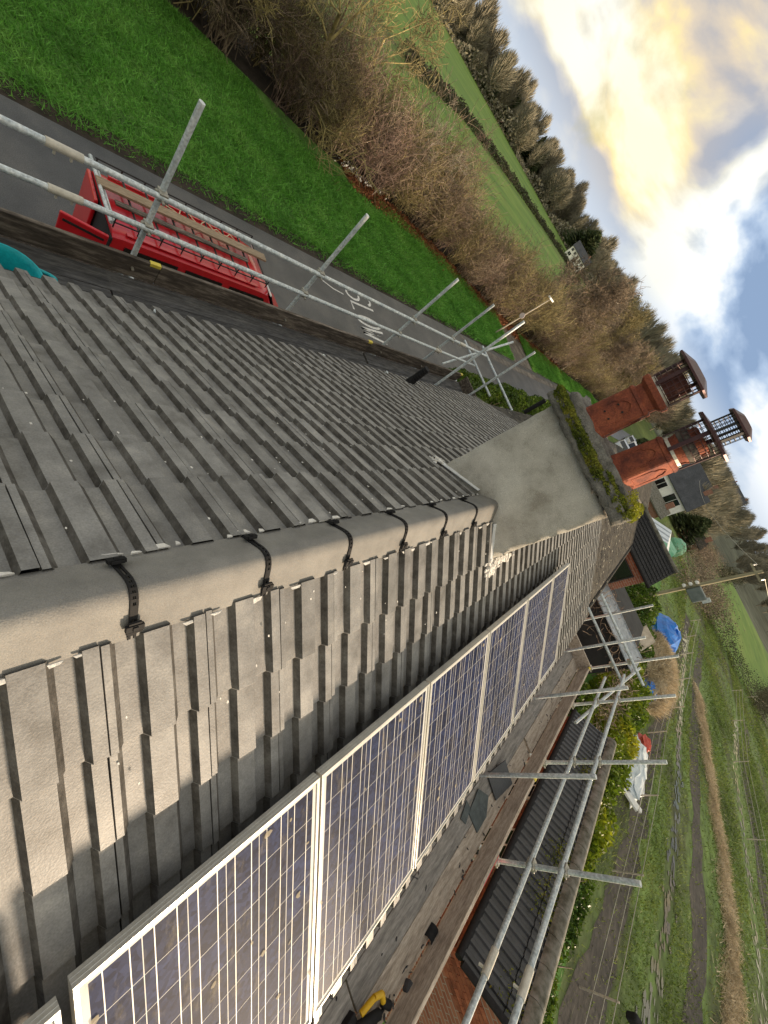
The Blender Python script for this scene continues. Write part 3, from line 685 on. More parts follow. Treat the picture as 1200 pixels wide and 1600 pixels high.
for i in range(150):
    side = 1 if rr.random() < 0.2 else -1; s = rr.uniform(0.15, 1.4 if side == -1 else 0.7); y = rr.uniform(0.1, 3.0)
    p = on_roof(side, s, y, 0.036); a, b, n = slope_axes(side); r = rr.uniform(0.002, 0.006); t = rr.uniform(0, 6)
    mb.prism([p + (a * math.cos(t + q) * r * rr.uniform(1, 2.2) + b * math.sin(t + q) * r) for q in (0, 1.6, 3.1, 4.6)], n * 0.002)
o = mb.build('tile_chips', 'mortar_white', house); o['kind'] = 'stuff'

# walls below
mb = MB()
mb.box(-2.45, 2.30, Y0 - 0.0, YJ - 0.02, G - 0.3, -1.62)
mb.build('wall', 'brick_wall', house)
gm = MB(); ge = MB()
for y0_, y1_, x, z, dst in ((Y0, YJ, -2.735, -1.70, gm), (Y0, YJ, 2.455, -1.60, ge)):
    pr = [(x + 0.055 * math.cos(t), z + 0.055 * math.sin(t)) for t in np.linspace(math.pi, 2 * math.pi, 7)]
    pr += [(x + 0.050 * math.cos(t), z + 0.050 * math.sin(t)) for t in np.linspace(2 * math.pi, math.pi, 7)]
    dst.loft([[(a, y0_, b) for a, b in pr], [(a, y1_, b) for a, b in pr]])
gm.build('gutter', 'black_plastic', house); ge.build('gutter', 'black_plastic', house)
# soil vent pipe by the left eaves
mb = MB(); mb.tube((-2.5, 5.53, -1.62), (-2.5, 5.53, -1.10), 0.052, 14); mb.tube((-2.5, 5.53, -1.50), (-2.5, 5.53, -1.36), 0.075, 14, 0.06)
for k in range(5): mb.tube((-2.5, 5.53, -1.34 + k * 0.045), (-2.5, 5.53, -1.32 + k * 0.045), 0.060, 14)
mb.build('vent_pipe', 'black_plastic', house, smooth=True)

# ------------------------------------------------------------------ chimney stack
def wobble_box(x0, x1, y0, y1, z0, z1, nx, ny, nz, amp, seed):
    import bmesh
    bm = bmesh.new(); r = np.random.default_rng(seed); vid = {}
    def V(i, j, k):
        if (i, j, k) not in vid:
            p = Vector((x0 + (x1 - x0) * i / nx, y0 + (y1 - y0) * j / ny, z0 + (z1 - z0) * k / nz)); p += Vector(r.normal(size=3)) * amp; vid[(i, j, k)] = bm.verts.new(p)
        return vid[(i, j, k)]
    def face(*q): bm.faces.new([V(*a) for a in q])
    for i in range(nx):
        for j in range(ny): face((i, j, nz), (i + 1, j, nz), (i + 1, j + 1, nz), (i, j + 1, nz)); face((i, j, 0), (i, j + 1, 0), (i + 1, j + 1, 0), (i + 1, j, 0))
    for i in range(nx):
        for k in range(nz): face((i, 0, k), (i + 1, 0, k), (i + 1, 0, k + 1), (i, 0, k + 1)); face((i, ny, k), (i, ny, k + 1), (i + 1, ny, k + 1), (i + 1, ny, k))
    for j in range(ny):
        for k in range(nz): face((0, j, k), (0, j, k + 1), (0, j + 1, k + 1), (0, j + 1, k)); face((nx, j, k), (nx, j + 1, k), (nx, j + 1, k + 1), (nx, j, k + 1))
    bmesh.ops.recalc_face_normals(bm, faces=bm.faces)
    me = bpy.data.meshes.new('block'); bm.to_mesh(me); bm.free(); return me
CH = (-0.485, 0.392, 3.10, 3.60)
stack = link('chimney_stack', wobble_box(CH[0], CH[1], CH[2], CH[3], -0.75, 0.72, 14, 6, 22, 0.0022, 41), 'render_grey', house, smooth=True)
slab = link('chimney_slab', wobble_box(-0.565, 0.20, 3.035, 3.67, 0.725, 0.815, 16, 8, 3, 0.006, 42), 'slab_concrete', stack, smooth=True)
slab2 = link('chimney_slab', wobble_box(0.09, 0.455, 3.03, 3.66, 0.735, 0.845, 8, 8, 3, 0.008, 43), 'slab_concrete', stack, smooth=True)
flaunch = link('flaunching', wobble_box(-0.50, 0.39, 3.12, 3.60, 0.80, 0.885, 12, 6, 3, 0.011, 44), 'slab_concrete', stack, smooth=True)
def moss_on():
    r = np.random.default_rng(45); C = []
    for i in range(620):
        if r.random() < 0.80: x = r.uniform(-0.56, 0.12); y = r.uniform(3.03, 3.16); z = 0.815
        else: x = r.uniform(0.10, 0.44); y = r.uniform(3.03, 3.3); z = 0.85
        if r.random() < 0.25: y = 3.033; z -= r.uniform(0.0, 0.05)
        n = r.integers(25, 60); rad = r.uniform(0.014, 0.034)
        d = r.normal(size=(n, 3)); d /= np.linalg.norm(d, axis=1)[:, None]; d *= rad * r.random((n, 1)) ** 0.4; d[:, 2] = np.abs(d[:, 2]) * 0.75
        C.append(d + np.array([x, y, z]))
    C = np.concatenate(C); V, F = leaf_quads(C, 0.0075, r)
    o = link('moss', fast_mesh('moss', V, F), 'moss', stack); o['kind'] = 'stuff'
    # cushion of golden moss at the right end
    C = []
    for i in range(46):
        x = r.uniform(0.30, 0.45); y = r.uniform(3.05, 3.5); z = 0.85 + r.uniform(0, 0.045) * (1 if x < 0.42 else 0.4); n = 110
        d = r.normal(size=(n, 3)); d /= np.linalg.norm(d, axis=1)[:, None]; C.append(d * 0.03 + np.array([x, y, z]))
    C = np.concatenate(C); V, F = leaf_quads(C, 0.006, r)
    o = link('moss', fast_mesh('moss', V, F), 'hedge_gold', stack); o['kind'] = 'stuff'
moss_on()
# flashing and mortar at the foot of the stack
for side, s0, s1 in ((-1, 0.16, 0.58), (1, 0.14, 0.47)):
    mb = MB(); P = [on_roof(side, s0, 3.072, 0.036), on_roof(side, s1, 3.068, 0.036), on_roof(side, s1, 3.103, 0.045), on_roof(side, s0, 3.103, 0.045)]
    mb.prism(P, slope_axes(side)[2] * 0.006)
    mb.build('flashing', 'lead', house)
def splat(side, cs, cy, ls, ly, seed, n=40):
    r = np.random.default_rng(seed); mb = MB(); a, b, nn = slope_axes(side)
    for i in range(n):
        p = on_roof(side, cs + r.normal() * ls, cy + r.normal() * ly, 0.034 + r.uniform(0, 0.012)); w, l, t = r.uniform(0.012, 0.036), r.uniform(0.02, 0.075), r.uniform(0, 3.14)
        u = a * math.cos(t) + b * math.sin(t); v = nn.cross(u)
        mb.prism([p + u * l * .5 * r.uniform(.6, 1.2), p + v * w * .5 * r.uniform(.6, 1.2), p - u * l * .5 * r.uniform(.6, 1.2), p - v * w * .5 * r.uniform(.6, 1.2)], nn * r.uniform(0.004, 0.014))
    o = mb.build('flashing_mortar', 'mortar_white', house); o['kind'] = 'stuff'
splat(1, 0.52, 3.11, 0.035, 0.055, 46, 90); splat(1, 0.49, 3.32, 0.022, 0.13, 47, 90); splat(-1, 0.61, 3.08, 0.025, 0.04, 48, 40)

def square_ring(cx, cy, w, z, rot=0.0, ch=0.12):
    h = w / 2; c = h * ch
    pts = [(-h + c, -h), (h - c, -h), (h, -h + c), (h, h - c), (h - c, h), (-h + c, h), (-h, h - c), (-h, -h + c)]
    co, si = math.cos(rot), math.sin(rot)
    return [(cx + x * co - y * si, cy + x * si + y * co, z) for x, y in pts]
def pot_shaft(cx, cy, prof, rot, ch=0.12):
    mb = MB(); mb.loft([square_ring(cx, cy, w, z, rot, ch) for w, z in prof]); return mb
def round_ring(cx, cy, r, z, n=18): return [(cx + r * math.cos(2 * math.pi * i / n), cy + r * math.sin(2 * math.pi * i / n), z) for i in range(n)]
def pot_panel(mb, cx, cy, w, z0, z1, rot, depth):
    """raised ornamental cartouche outline on each of two faces"""
    for k in (0, 1):
        a = rot + k * math.pi / 2; n = Vector((math.sin(a), -math.cos(a), 0)); t = Vector((math.cos(a), math.sin(a), 0)); c = Vector((cx, cy, 0)) + n * (w / 2)
        H = z1 - z0; pts = [(-.6, .06), (-.6, .62), (-.42, .70), (-.42, .80), (-.2, .90), (0, .94), (.2, .90), (.42, .80), (.42, .70), (.6, .62), (.6, .06)]
        P = [c + t * (u * w * 0.5) + Vector((0, 0, z0 + v * H)) for u, v in pts] + [c + t * (0.6 * w * .5) + Vector((0, 0, z0 + .06 * H)), c + t * (-.6 * w * .5) + Vector((0, 0, z0 + .06 * H))]
        for A, B in zip(P[:-1], P[1:]): mb.tube(A, B, depth, 5)
def cage(mb, cx, cy, r, z0, z1, n, rings, thick):
    for i in range(n):
        t = 2 * math.pi * i / n; mb.tube((cx + r * math.cos(t), cy + r * math.sin(t), z0), (cx + r * math.cos(t), cy + r * math.sin(t), z1), thick, 4)
    for k in range(rings):
        z = z0 + (z1 - z0) * k / max(1, rings - 1); R = round_ring(cx, cy, r, z, 16); mb.path(R + [R[0]], thick, 4)
def cowl_cap(cx, cy, w, z, rise, th=0.012):
    mb = MB(); mb.loft([square_ring(cx, cy, w, z, 0.1, .3), square_ring(cx, cy, w, z + th, 0.1, .3), square_ring(cx, cy, w * 0.45, z + th + rise, 0.1, .3), square_ring(cx, cy, 0.02, z + th + rise * 1.15, 0.1, .3)]); return mb
# pot nearer the road
P1 = empty('chimney_pot', (-0.265, 3.34, 0.86)); tag(P1, 'orange terracotta chimney pot with four vent holes, nearer the road', 'chimney pot')
o1 = (-0.265, 3.34, 0.86)
def atorg(mb, org): mb.v = [tuple(Vector(p) - Vector(org)) for p in mb.v]; return mb
mb = pot_shaft(-0.265, 3.34, [(0.245, 0.86), (0.238, 0.90), (0.215, 1.168), (0.226, 1.172), (0.222, 1.19), (0.190, 1.20), (0.192, 1.235), (0.252, 1.262), (0.256, 1.292), (0.235, 1.30)], 0.03)
pot_panel(mb, -0.265, 3.34, 0.228, 0.92, 1.15, 0.03, 0.004)
atorg(mb, o1).build('shaft', 'terracotta', P1)
mb = MB()
for dx, dz in ((-0.03, 0.98), (0.03, 0.98), (-0.03, 1.07), (0.03, 1.07)): mb.tube((-0.265 + dx, 3.232, dz), (-0.265 + dx, 3.218, dz), 0.007, 8)
atorg(mb, o1).build('vent_hole', 'underlay', P1)
mb = MB(); mb.loft([round_ring(-0.265, 3.34, 0.094, 1.295), round_ring(-0.265, 3.34, 0.090, 1.45), round_ring(-0.265, 3.34, 0.075, 1.452)])
atorg(mb, o1).build('inner_pot', 'terracotta_dark', P1, smooth=True)
mb = MB(); mb.loft([round_ring(-0.265, 3.34, 0.112, 1.300), round_ring(-0.265, 3.34, 0.112, 1.322)])
atorg(mb, o1).build('band', 'cowl_band', P1)
mb = MB(); cage(mb, -0.265, 3.34, 0.118, 1.315, 1.49, 22, 6, 0.0028)
for t in (-1.9, -0.3, 1.2, 2.8): mb.obox((-0.265 + 0.122 * math.cos(t), 3.34 + 0.122 * math.sin(t), 1.40), (Vector((-math.sin(t), math.cos(t), 0)), Vector((math.cos(t), math.sin(t), 0)), Vector((0, 0, 1))), (0.014, 0.003, 0.095))
atorg(mb, o1).build('cage', 'cowl_metal', P1)
atorg(cowl_cap(-0.265, 3.34, 0.335, 1.488, 0.035), o1).build('cowl_cap', 'cowl_metal', P1)
# pot nearer the garden
o2 = (0.135, 3.36, 0.86); P2 = empty('chimney_pot', o2); tag(P2, 'dark red terracotta chimney pot with tall two-tier wire cowl, garden side', 'chimney pot')
cx, cy, ro = 0.14, 3.36, -0.42
mb = pot_shaft(cx, cy, [(0.225, 0.86), (0.218, 0.90), (0.200, 1.165), (0.210, 1.169), (0.206, 1.185), (0.186, 1.20)], ro, 0.08)
pot_panel(mb, cx, cy, 0.212, 0.92, 1.15, ro, 0.004)
atorg(mb, o2).build('shaft', 'terracotta', P2)
mb = MB(); mb.loft([round_ring(cx, cy, 0.098, 1.195), round_ring(cx, cy, 0.102, 1.25), round_ring(cx, cy, 0.110, 1.262), round_ring(cx, cy, 0.100, 1.30), round_ring(cx, cy, 0.096, 1.385), round_ring(cx, cy, 0.085, 1.39)])
atorg(mb, o2).build('inner_pot', 'terracotta', P2, smooth=True)
mb = MB(); mb.loft([round_ring(cx, cy, 0.113, 1.27), round_ring(cx, cy, 0.118, 1.29), round_ring(cx, cy, 0.112, 1.325), round_ring(cx, cy, 0.105, 1.335)])
atorg(mb, o2).build('collar', 'soot_clay', P2, smooth=True)
mb = MB(); mb.loft([round_ring(cx, cy, 0.112, 1.203), round_ring(cx, cy, 0.112, 1.222)]); atorg(mb, o2).build('band', 'cowl_band', P2)
mb = MB(); cage(mb, cx, cy, 0.120, 1.30, 1.44, 20, 5, 0.0028)
for t in (-1.75, -0.2, 1.4, 2.9): mb.obox((cx + 0.126 * math.cos(t), cy + 0.126 * math.sin(t), 1.315), (Vector((-math.sin(t), math.cos(t), 0)), Vector((math.cos(t), math.sin(t), 0)), Vector((0, 0, 1))), (0.013, 0.003, 0.115))
atorg(mb, o2).build('cage', 'cowl_metal', P2)
mb = MB(); mb.loft([square_ring(cx, cy, 0.34, 1.432, 0.1, .3), square_ring(cx, cy, 0.34, 1.446, 0.1, .3), square_ring(cx, cy, 0.2, 1.458, 0.1, .3)]); atorg(mb, o2).build('cowl_plate', 'cowl_metal', P2)
mb = MB(); cage(mb, cx, cy, 0.086, 1.45, 1.575, 18, 6, 0.0026)
for t in (-1.75, -0.9, 1.4, 2.9): mb.obox((cx + 0.088 * math.cos(t), cy + 0.088 * math.sin(t), 1.51), (Vector((-math.sin(t), math.cos(t), 0)), Vector((math.cos(t), math.sin(t), 0)), Vector((0, 0, 1))), (0.009, 0.003, 0.065))
atorg(mb, o2).build('upper_cage', 'rack_black', P2)
atorg(cowl_cap(cx, cy, 0.225, 1.572, 0.032), o2).build('cowl_cap', 'cowl_metal', P2)

# ------------------------------------------------------------------ solar panels
KP = 0.18                                    # height of the glass above the tiles
def panel_px():  # (y0, y1) of each frame along the ridge
    return [(round(a * 0.977, 4), round(b * 0.977, 4)) for a, b in [(-1.655, -0.755), (-0.725, 0.178), (0.205, 1.092), (1.105, 2.020), (2.035, 2.955), (2.970, 3.895), (3.910, 4.820), (4.835, 5.585)]]
S0, S1 = 0.951, 2.318
ORD = ['', 'nearest', 'second', 'third', 'fourth', 'fifth', 'sixth', 'seventh']
a_, b_, n_ = slope_axes(1)
cell_cache = {}
for i, (ya, yb) in enumerate(panel_px()):
    if i == 0: continue
    w = yb - ya; d0 = 0.03 if i == 1 else 0.0
    org = on_roof(1, S0 + d0, ya, KP)
    M4 = Matrix.Translation(org) @ Matrix((a_, b_, n_)).transposed().to_4x4()
    pn = bpy.data.objects.new('solar_panel', None); col.objects.link(pn); pn.matrix_world = M4; pn.empty_display_size = 0.1
    lab = {1: 'solar panel cut off by the lower left corner, nearest the viewer', 7: 'farthest and narrowest solar panel of the row, beside the chimney'}.get(i, '%s solar panel from the lower left corner along the row' % ORD[i])
    if i == 2: lab = 'large solar panel with the sun glint on its upper edge, second from lower left'
    tag(pn, lab, 'solar panel', 'solar panels in a row on the roof')
    Ls = S1 - S0; fw, fh = 0.014, 0.042
    mb = MB()
    for (s0, s1, y0_, y1_) in ((0, fw, 0, w), (Ls - fw, Ls, 0, w), (fw, Ls - fw, 0, fw), (fw, Ls - fw, w - fw, w)): mb.box(s0, s1, y0_, y1_, -fh, 0.0)
    for q in (-0.012, -0.026): mb.box(-0.002, 0.0, 0.0, w, q - 0.002, q)           # ribs of the extrusion
    mb.build('frame', 'alu_frame', pn, bevel=0.0012)
    mb = MB(); mb.box(fw, Ls - fw, fw, w - fw, -0.012, -0.0075); mb.build('back_sheet', 'cell_back', pn)
    nx, ny = (9, 6) if i < 7 else (9, 5)
    ms, my = 0.020, 0.018; ps = (Ls - 2 * fw - 2 * ms) / nx; py = (w - 2 * fw - 2 * my) / ny
    key = (round(ps, 4), round(py, 4))
    if key not in cell_cache:
        c = MB(); c.box(0.0015, ps - 0.0015, 0.0016, py - 0.0016, -0.0075, -0.0071)
        me = bpy.data.meshes.new('cell'); me.from_pydata(c.v, [], c.f); me.update(); me.materials.append(MATS['solar_cell']); cell_cache[key] = me
    for u in range(nx):
        for v in range(ny):
            c = bpy.data.objects.new('cell', cell_cache[key]); col.objects.link(c); c.parent = pn; c.location = (fw + ms + u * ps, fw + my + v * py, 0)
    mb = MB()
    for v in range(ny):
        for q in (0.25, 0.75): 
            yy = fw + my + (v + q) * py; mb.box(fw + ms * 0.5, Ls - fw - ms * 0.5, yy - 0.0016, yy + 0.0016, -0.0071, -0.0067)
    for q in (fw + ms * 0.45, Ls - fw - ms * 0.45): mb.box(q - 0.002, q + 0.002, fw + my, w - fw - my, -0.0071, -0.0067)
    mb.build('busbar', 'busbar', pn)
    mb = MB(); mb.add([(fw, fw, -0.003), (Ls - fw, fw, -0.003), (Ls - fw, w - fw, -0.003), (fw, w - fw, -0.003)], [(0, 1, 2, 3)]); mb.build('glass', 'panel_glass', pn)
    for yy in (0.12, w - 0.20):
        mb = MB(); mb.box(Ls - 0.004, Ls + 0.012, yy, yy + 0.06, -0.03, 0.003); mb.build('clamp', 'alu_frame', pn)
mr = empty('mounting_rails'); tag(mr, 'aluminium rails and roof hooks holding the solar panels above the tiles', 'mounting rail')
for s in (S0 + 0.30, S1 - 0.28):
    mb = MB(); A = on_roof(1, s, -1.8, KP - 0.064); mb.obox(on_roof(1, s, 1.9, KP - 0.064), (a_, b_, n_), (0.02, 3.65, 0.020)); mb.build('rail', 'alu_frame', mr)
    for k in range(8):
        y = -1.5 + k * 0.98; mb = MB(); mb.obox(on_roof(1, s, y, KP - 0.105), (a_, b_, n_), (0.012, 0.02, 0.03)); mb.build('roof_hook', 'alu_frame', mr)

# ------------------------------------------------------------------ scaffolds
TR = 0.0242
def coupler(mb, p):
    p = Vector(p); mb.obox(p, ((1, 0, 0), (0, 1, 0), (0, 0, 1)), (0.044, 0.036, 0.036)); mb.tube(p + Vector((0.0, -0.03, 0.02)), p + Vector((0, -0.062, 0.02)), 0.014, 6); mb.tube(p + Vector((0.04, 0, -0.02)), p + Vector((0.085, 0, -0.02)), 0.014, 6)
def scaffold(name_label, org, sx, std_out, tops_out, std_in, tops_in, rail_y, boards_y, toe_y, stubs, bmat, tmat, endy, endrails, extra):
    t = empty('scaffold', org); tag(t, name_label, 'scaffold')
    xo = 3.42 * sx
    for y, z in zip(std_out, tops_out): MB(org).tube((xo, y, G), (xo, y, z), TR, 12).build('standard', 'galvanised', t, smooth=True)
    for y, z in zip(std_in, tops_in): MB(org).tube((2.72 * sx, y, G), (2.72 * sx, y, z), TR, 12).build('standard', 'galvanised', t, smooth=True)
    for z in (-1.045, -1.375):
        MB(org).tube((xo - 0.05 * sx, rail_y[0], z), (xo - 0.05 * sx, rail_y[1], z), TR, 12).build('guard_rail', 'galvanised', t, smooth=True)
        for y in std_out:
            mb = MB(org); coupler(mb, (xo - 0.02 * sx, y, z)); mb.build('coupler', 'coupler_steel', t, bevel=0.004)
    for y in std_out:
        mb = MB(org); coupler(mb, (xo - 0.01 * sx, y, -1.80)); mb.build('coupler', 'coupler_steel', t, bevel=0.004)
    for (y, x0, x1, z) in endrails: MB(org).tube((x0, y, z), (x1, y, z), TR, 12).build('guard_rail', 'galvanised', t, smooth=True)
    # ledgers and transoms under the boards
    for x in (2.72 * sx, xo): MB(org).tube((x + 0.05 * sx, boards_y[0], -2.02), (x + 0.05 * sx, boards_y[-1], -2.02), TR, 8).build('ledger', 'galvanised', t, smooth=True)
    for y in list(std_out) + [boards_y[0] + 0.3]: MB(org).tube((2.40 * sx, y + 0.06, -1.995), (3.55 * sx, y + 0.06, -1.995), TR, 8).build('transom', 'galvanised', t, smooth=True)
    r = np.random.default_rng(int(abs(org[0]) * 100))
    for i in range(5 if sx > 0 else 4):
        x1 = ((3.345 if sx < 0 else 3.285) - i * 0.232) * sx; x0 = x1 - 0.225 * sx
        for ya, yb in zip(boards_y[:-1], boards_y[1:]):
            j = r.uniform(-0.04, 0.04); dz = r.uniform(-0.004, 0.004)
            mb = MB(org); mb.box(min(x0, x1), max(x0, x1), ya + 0.006 + j, yb - 0.006 + j, -1.968 + dz, -1.930 + dz); mb.build('board', bmat[i % len(bmat)], t, bevel=0.004)
            for ye in (ya + 0.006 + j, yb - 0.006 + j):
                pass
    for ya, yb in zip(toe_y[:-1], toe_y[1:]):
        dx = r.uniform(0, 0.008); mb = MB(org); xt = 3.352 if sx < 0 else 3.290; a, b = sorted(((xt + dx) * sx, (xt + 0.038 + dx) * sx)); mb.box(a, b, ya + 0.004, yb - 0.004, -1.930, -1.708 + r.uniform(-0.006, 0.006)); mb.build('toe_board', tmat, t, bevel=0.004)
        mb = MB(org); mb.box(a - 0.002, b + 0.002, yb - 0.10, yb - 0.002, -1.735, -1.702); mb.build('end_band', 'end_band', t)
    if endy is not None:
        a, b = sorted((2.45 * sx, 3.35 * sx)); mb = MB(org); mb.box(a, b, endy, endy + 0.038, -1.93, -1.69); mb.build('toe_board', tmat, t, bevel=0.004)
    for (x, y, z0, z1) in stubs: MB(org).tube((x, y, z0), (x, y, z1), TR, 10).build('tube_stub', 'galvanised', t, smooth=True)
    for (p, q) in extra: MB(org).tube(p, q, TR, 10).build('brace', 'galvanised', t, smooth=True)
    return t
scaffold_road = scaffold('galvanised tube scaffold with dark boards along the roadside eaves', (-3.0, 3.0, G), -1,
    (-0.6, 1.82, 3.64, 5.68, 6.98), (-0.25, -0.265, -0.21, -0.175, -0.155), (6.70, 8.15), (0.20, -0.10), (-2.2, 8.55), (-2.4, 1.62, 5.32, 8.9), (-2.4, 2.05, 5.35, 8.6),
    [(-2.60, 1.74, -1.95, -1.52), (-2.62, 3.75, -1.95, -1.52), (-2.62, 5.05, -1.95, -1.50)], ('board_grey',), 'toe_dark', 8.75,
    [(8.45, -3.95, -2.55, -1.31), (8.52, -3.62, -2.05, -1.04)], [((-3.44, 7.66, -1.68), (-3.44, 8.87, -0.52))])
# sleeve couplers on the roadside rails
for (y, z) in ((1.15, -1.045), (1.22, -1.375), (6.95, -1.375), (7.35, -1.045)):
    mb = MB((-3.0, 3.0, G)); mb.tube((-3.37, y - 0.11, z), (-3.37, y + 0.11, z), 0.031, 12); mb.tube((-3.37, y - 0.05, z - 0.03), (-3.37, y - 0.05, z - 0.06), 0.010, 6); mb.tube((-3.37, y + 0.05, z - 0.03), (-3.37, y + 0.05, z - 0.06), 0.010, 6)
    mb.build('sleeve_coupler', 'cowl_band', scaffold_road, smooth=True)
scaffold_garden = scaffold('galvanised tube scaffold with pale toe boards along the garden eaves', (3.0, 4.0, G), 1,
    (-0.2, 1.85, 3.71, 5.46, 7.14, 8.68), (-0.3, -0.3, -0.385, -0.27, -0.23, -0.23), (4.03, 5.92, 7.80, 9.68), (-0.52, -0.46, -0.41, -0.43), (-2.0, 8.0), (-2.2, 1.79, 5.42, 8.6), (-2.2, 1.2, 5.0, 8.45),
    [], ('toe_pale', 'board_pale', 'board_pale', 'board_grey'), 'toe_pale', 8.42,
    [(7.86, 2.05, 3.55, -1.09), (7.92, 1.88, 3.55, -0.80)], [((3.44, 6.55, -1.62), (3.44, 8.40, -0.86))])
for (y, z) in ((2.62, -1.045), (2.68, -1.375)):
    mb = MB((3.0, 4.0, G)); mb.tube((3.37, y - 0.11, z), (3.37, y + 0.11, z), 0.031, 12); mb.tube((3.37, y - 0.05, z - 0.03), (3.35, y - 0.05, z - 0.07), 0.012, 6); mb.build('sleeve_coupler', 'cowl_band', scaffold_garden, smooth=True)
mb = MB((3.0, 4.0, G)); mb.box(3.334, 3.338, 3.30, 3.68, -1.80, -1.71); mb.build('red_mark', 'red_paint', scaffold_garden)

# things on the platforms
def slate_piece(c, pts, th, rz, tilt, label, m='slate'):
    mb = MB((0, 0, 0)); mb.prism([(x, y, 0) for x, y in pts], (0, 0, th)); o = mb.build('slate', m, None, bevel=0.002); o.location = c; o.rotation_euler = (tilt, 0, rz); tag(o, label, 'slate', 'loose slates on the garden platform'); return o
slate_piece((3.02, 3.92, -1.924), [(-.12, -.19), (.10, -.22), (.14, .02), (.05, .21), (-.13, .12)], 0.012, 0.2, 0.03, 'broken grey-green slate lying flat on the garden platform')
slate_piece((3.03, 4.45, -1.90), [(-.15, -.20), (.14, -.2), (.15, .2), (-.12, .22)], 0.016, -0.1, 0.10, 'dark ribbed tile leaning against the toe board on the garden platform', 'black_tile')
slate_piece((2.90, 3.66, -1.925), [(-.05, -.10), (.05, -.09), (.06, .09), (-.03, .11)], 0.010, 0.4, 0.0, 'small slate shard beside the larger slates')
def debris_on_platform():
    r = np.random.default_rng(51); mb = MB()
    for i in range(170):
        x = r.uniform(2.55, 3.33); y = r.uniform(0.8, 8.0); a, b, t = r.uniform(0.003, 0.008), r.uniform(0.006, 0.03), r.uniform(0, 3.14)
        if r.random() < 0.4: x = 3.32 - abs(r.normal()) * 0.05
        c, s = math.cos(t), math.sin(t)
        mb.prism([(x + c * b, y + s * b, -1.928), (x - s * a, y + c * a, -1.928), (x - c * b, y - s * b, -1.928), (x + s * a, y - c * a, -1.928)], (0, 0, r.uniform(0.003, 0.012)))
    o = mb.build('debris', 'debris'); tag(o, 'dark slate crumbs and grit scattered over the garden platform', 'debris', kind='stuff')
debris_on_platform()
# black half-round offcut and the cordless tool at the bottom edge
mb = MB((3.27, 2.66, -1.93)); pr = [(3.27 + 0.05 * math.cos(t), -1.93 + 0.05 * math.sin(t)) for t in np.linspace(0, math.pi, 9)]; pi_ = [(3.27 + 0.044 * math.cos(t), -1.93 + 0.044 * math.sin(t)) for t in np.linspace(math.pi, 0, 9)]
mb.loft([[(a, 2.60, b) for a, b in pr + pi_], [(a, 2.72, b) for a, b in pr + pi_]]); tag(mb.build('gutter_offcut', 'black_plastic', smooth=True), 'short black half-round gutter offcut against the toe board', 'gutter offcut')
mb = MB((3.30, 2.25, -1.93)); mb.obox((3.30, 2.25, -1.90), ((1, 0.3, 0), (-0.3, 1, 0), (0, 0, 1)), (0.03, 0.04, 0.028)); tag(mb.build('rubble_lump', 'debris', bevel=0.012), 'small dark lump lying by the toe board nearest the tool', 'rubble')
o3 = (3.10, 1.92, -1.93); tool = empty('cordless_tool', o3); tag(tool, 'yellow and black cordless tool lying on the garden platform', 'power tool')
mb = MB(o3); mb.path([(3.02, 1.78, -1.86), (3.02, 1.90, -1.83), (3.06, 1.97, -1.83), (3.12, 1.97, -1.85)], 0.022, 8); mb.build('handle', 'tool_yellow', tool, smooth=True)
mb = MB(o3); mb.tube((3.06, 1.72, -1.87), (3.16, 1.92, -1.87), 0.034, 10); mb.tube((3.14, 1.98, -1.88), (3.20, 2.02, -1.86), 0.03, 10); mb.tube((3.20, 1.72, -1.90), (3.19, 2.0, -1.89), 0.012, 8); mb.build('body', 'black_plastic', tool, smooth=True)
mb = MB(o3); mb.obox((3.04, 1.70, -1.90), ((1, 0, 0), (0, 1, 0), (0, 0, 1)), (0.06, 0.05, 0.03)); mb.build('battery', 'black_plastic', tool, bevel=0.008)
# turquoise flexible tub on the roadside platform
o4 = (-2.80, 0.82, -1.93); tub = empty('flexible_tub', o4); tag(tub, 'turquoise rubber tub with looped handle on the roadside boards', 'tub')
mb = MB(o4); mb.lathe(o4, [(0.14, 0.004), (0.17, 0.08), (0.205, 0.19), (0.215, 0.23), (0.223, 0.233), (0.213, 0.227), (0.20, 0.185), (0.165, 0.08), (0.135, 0.012), (0.0, 0.010)], 28); mb.build('bowl', 'tub_rubber', tub, smooth=True)
for s in (-1, 1):
    mb = MB(o4); P = [(o4[0] - 0.085 + 0.17 * k / 8, o4[1] + s * (0.205 + 0.085 * math.sin(math.pi * k / 8)), -1.93 + 0.215 + 0.03 * math.sin(math.pi * k / 8)) for k in range(9)]
    mb.path(P, 0.014, 8); mb.build('handle', 'tub_rubber', tub, smooth=True)
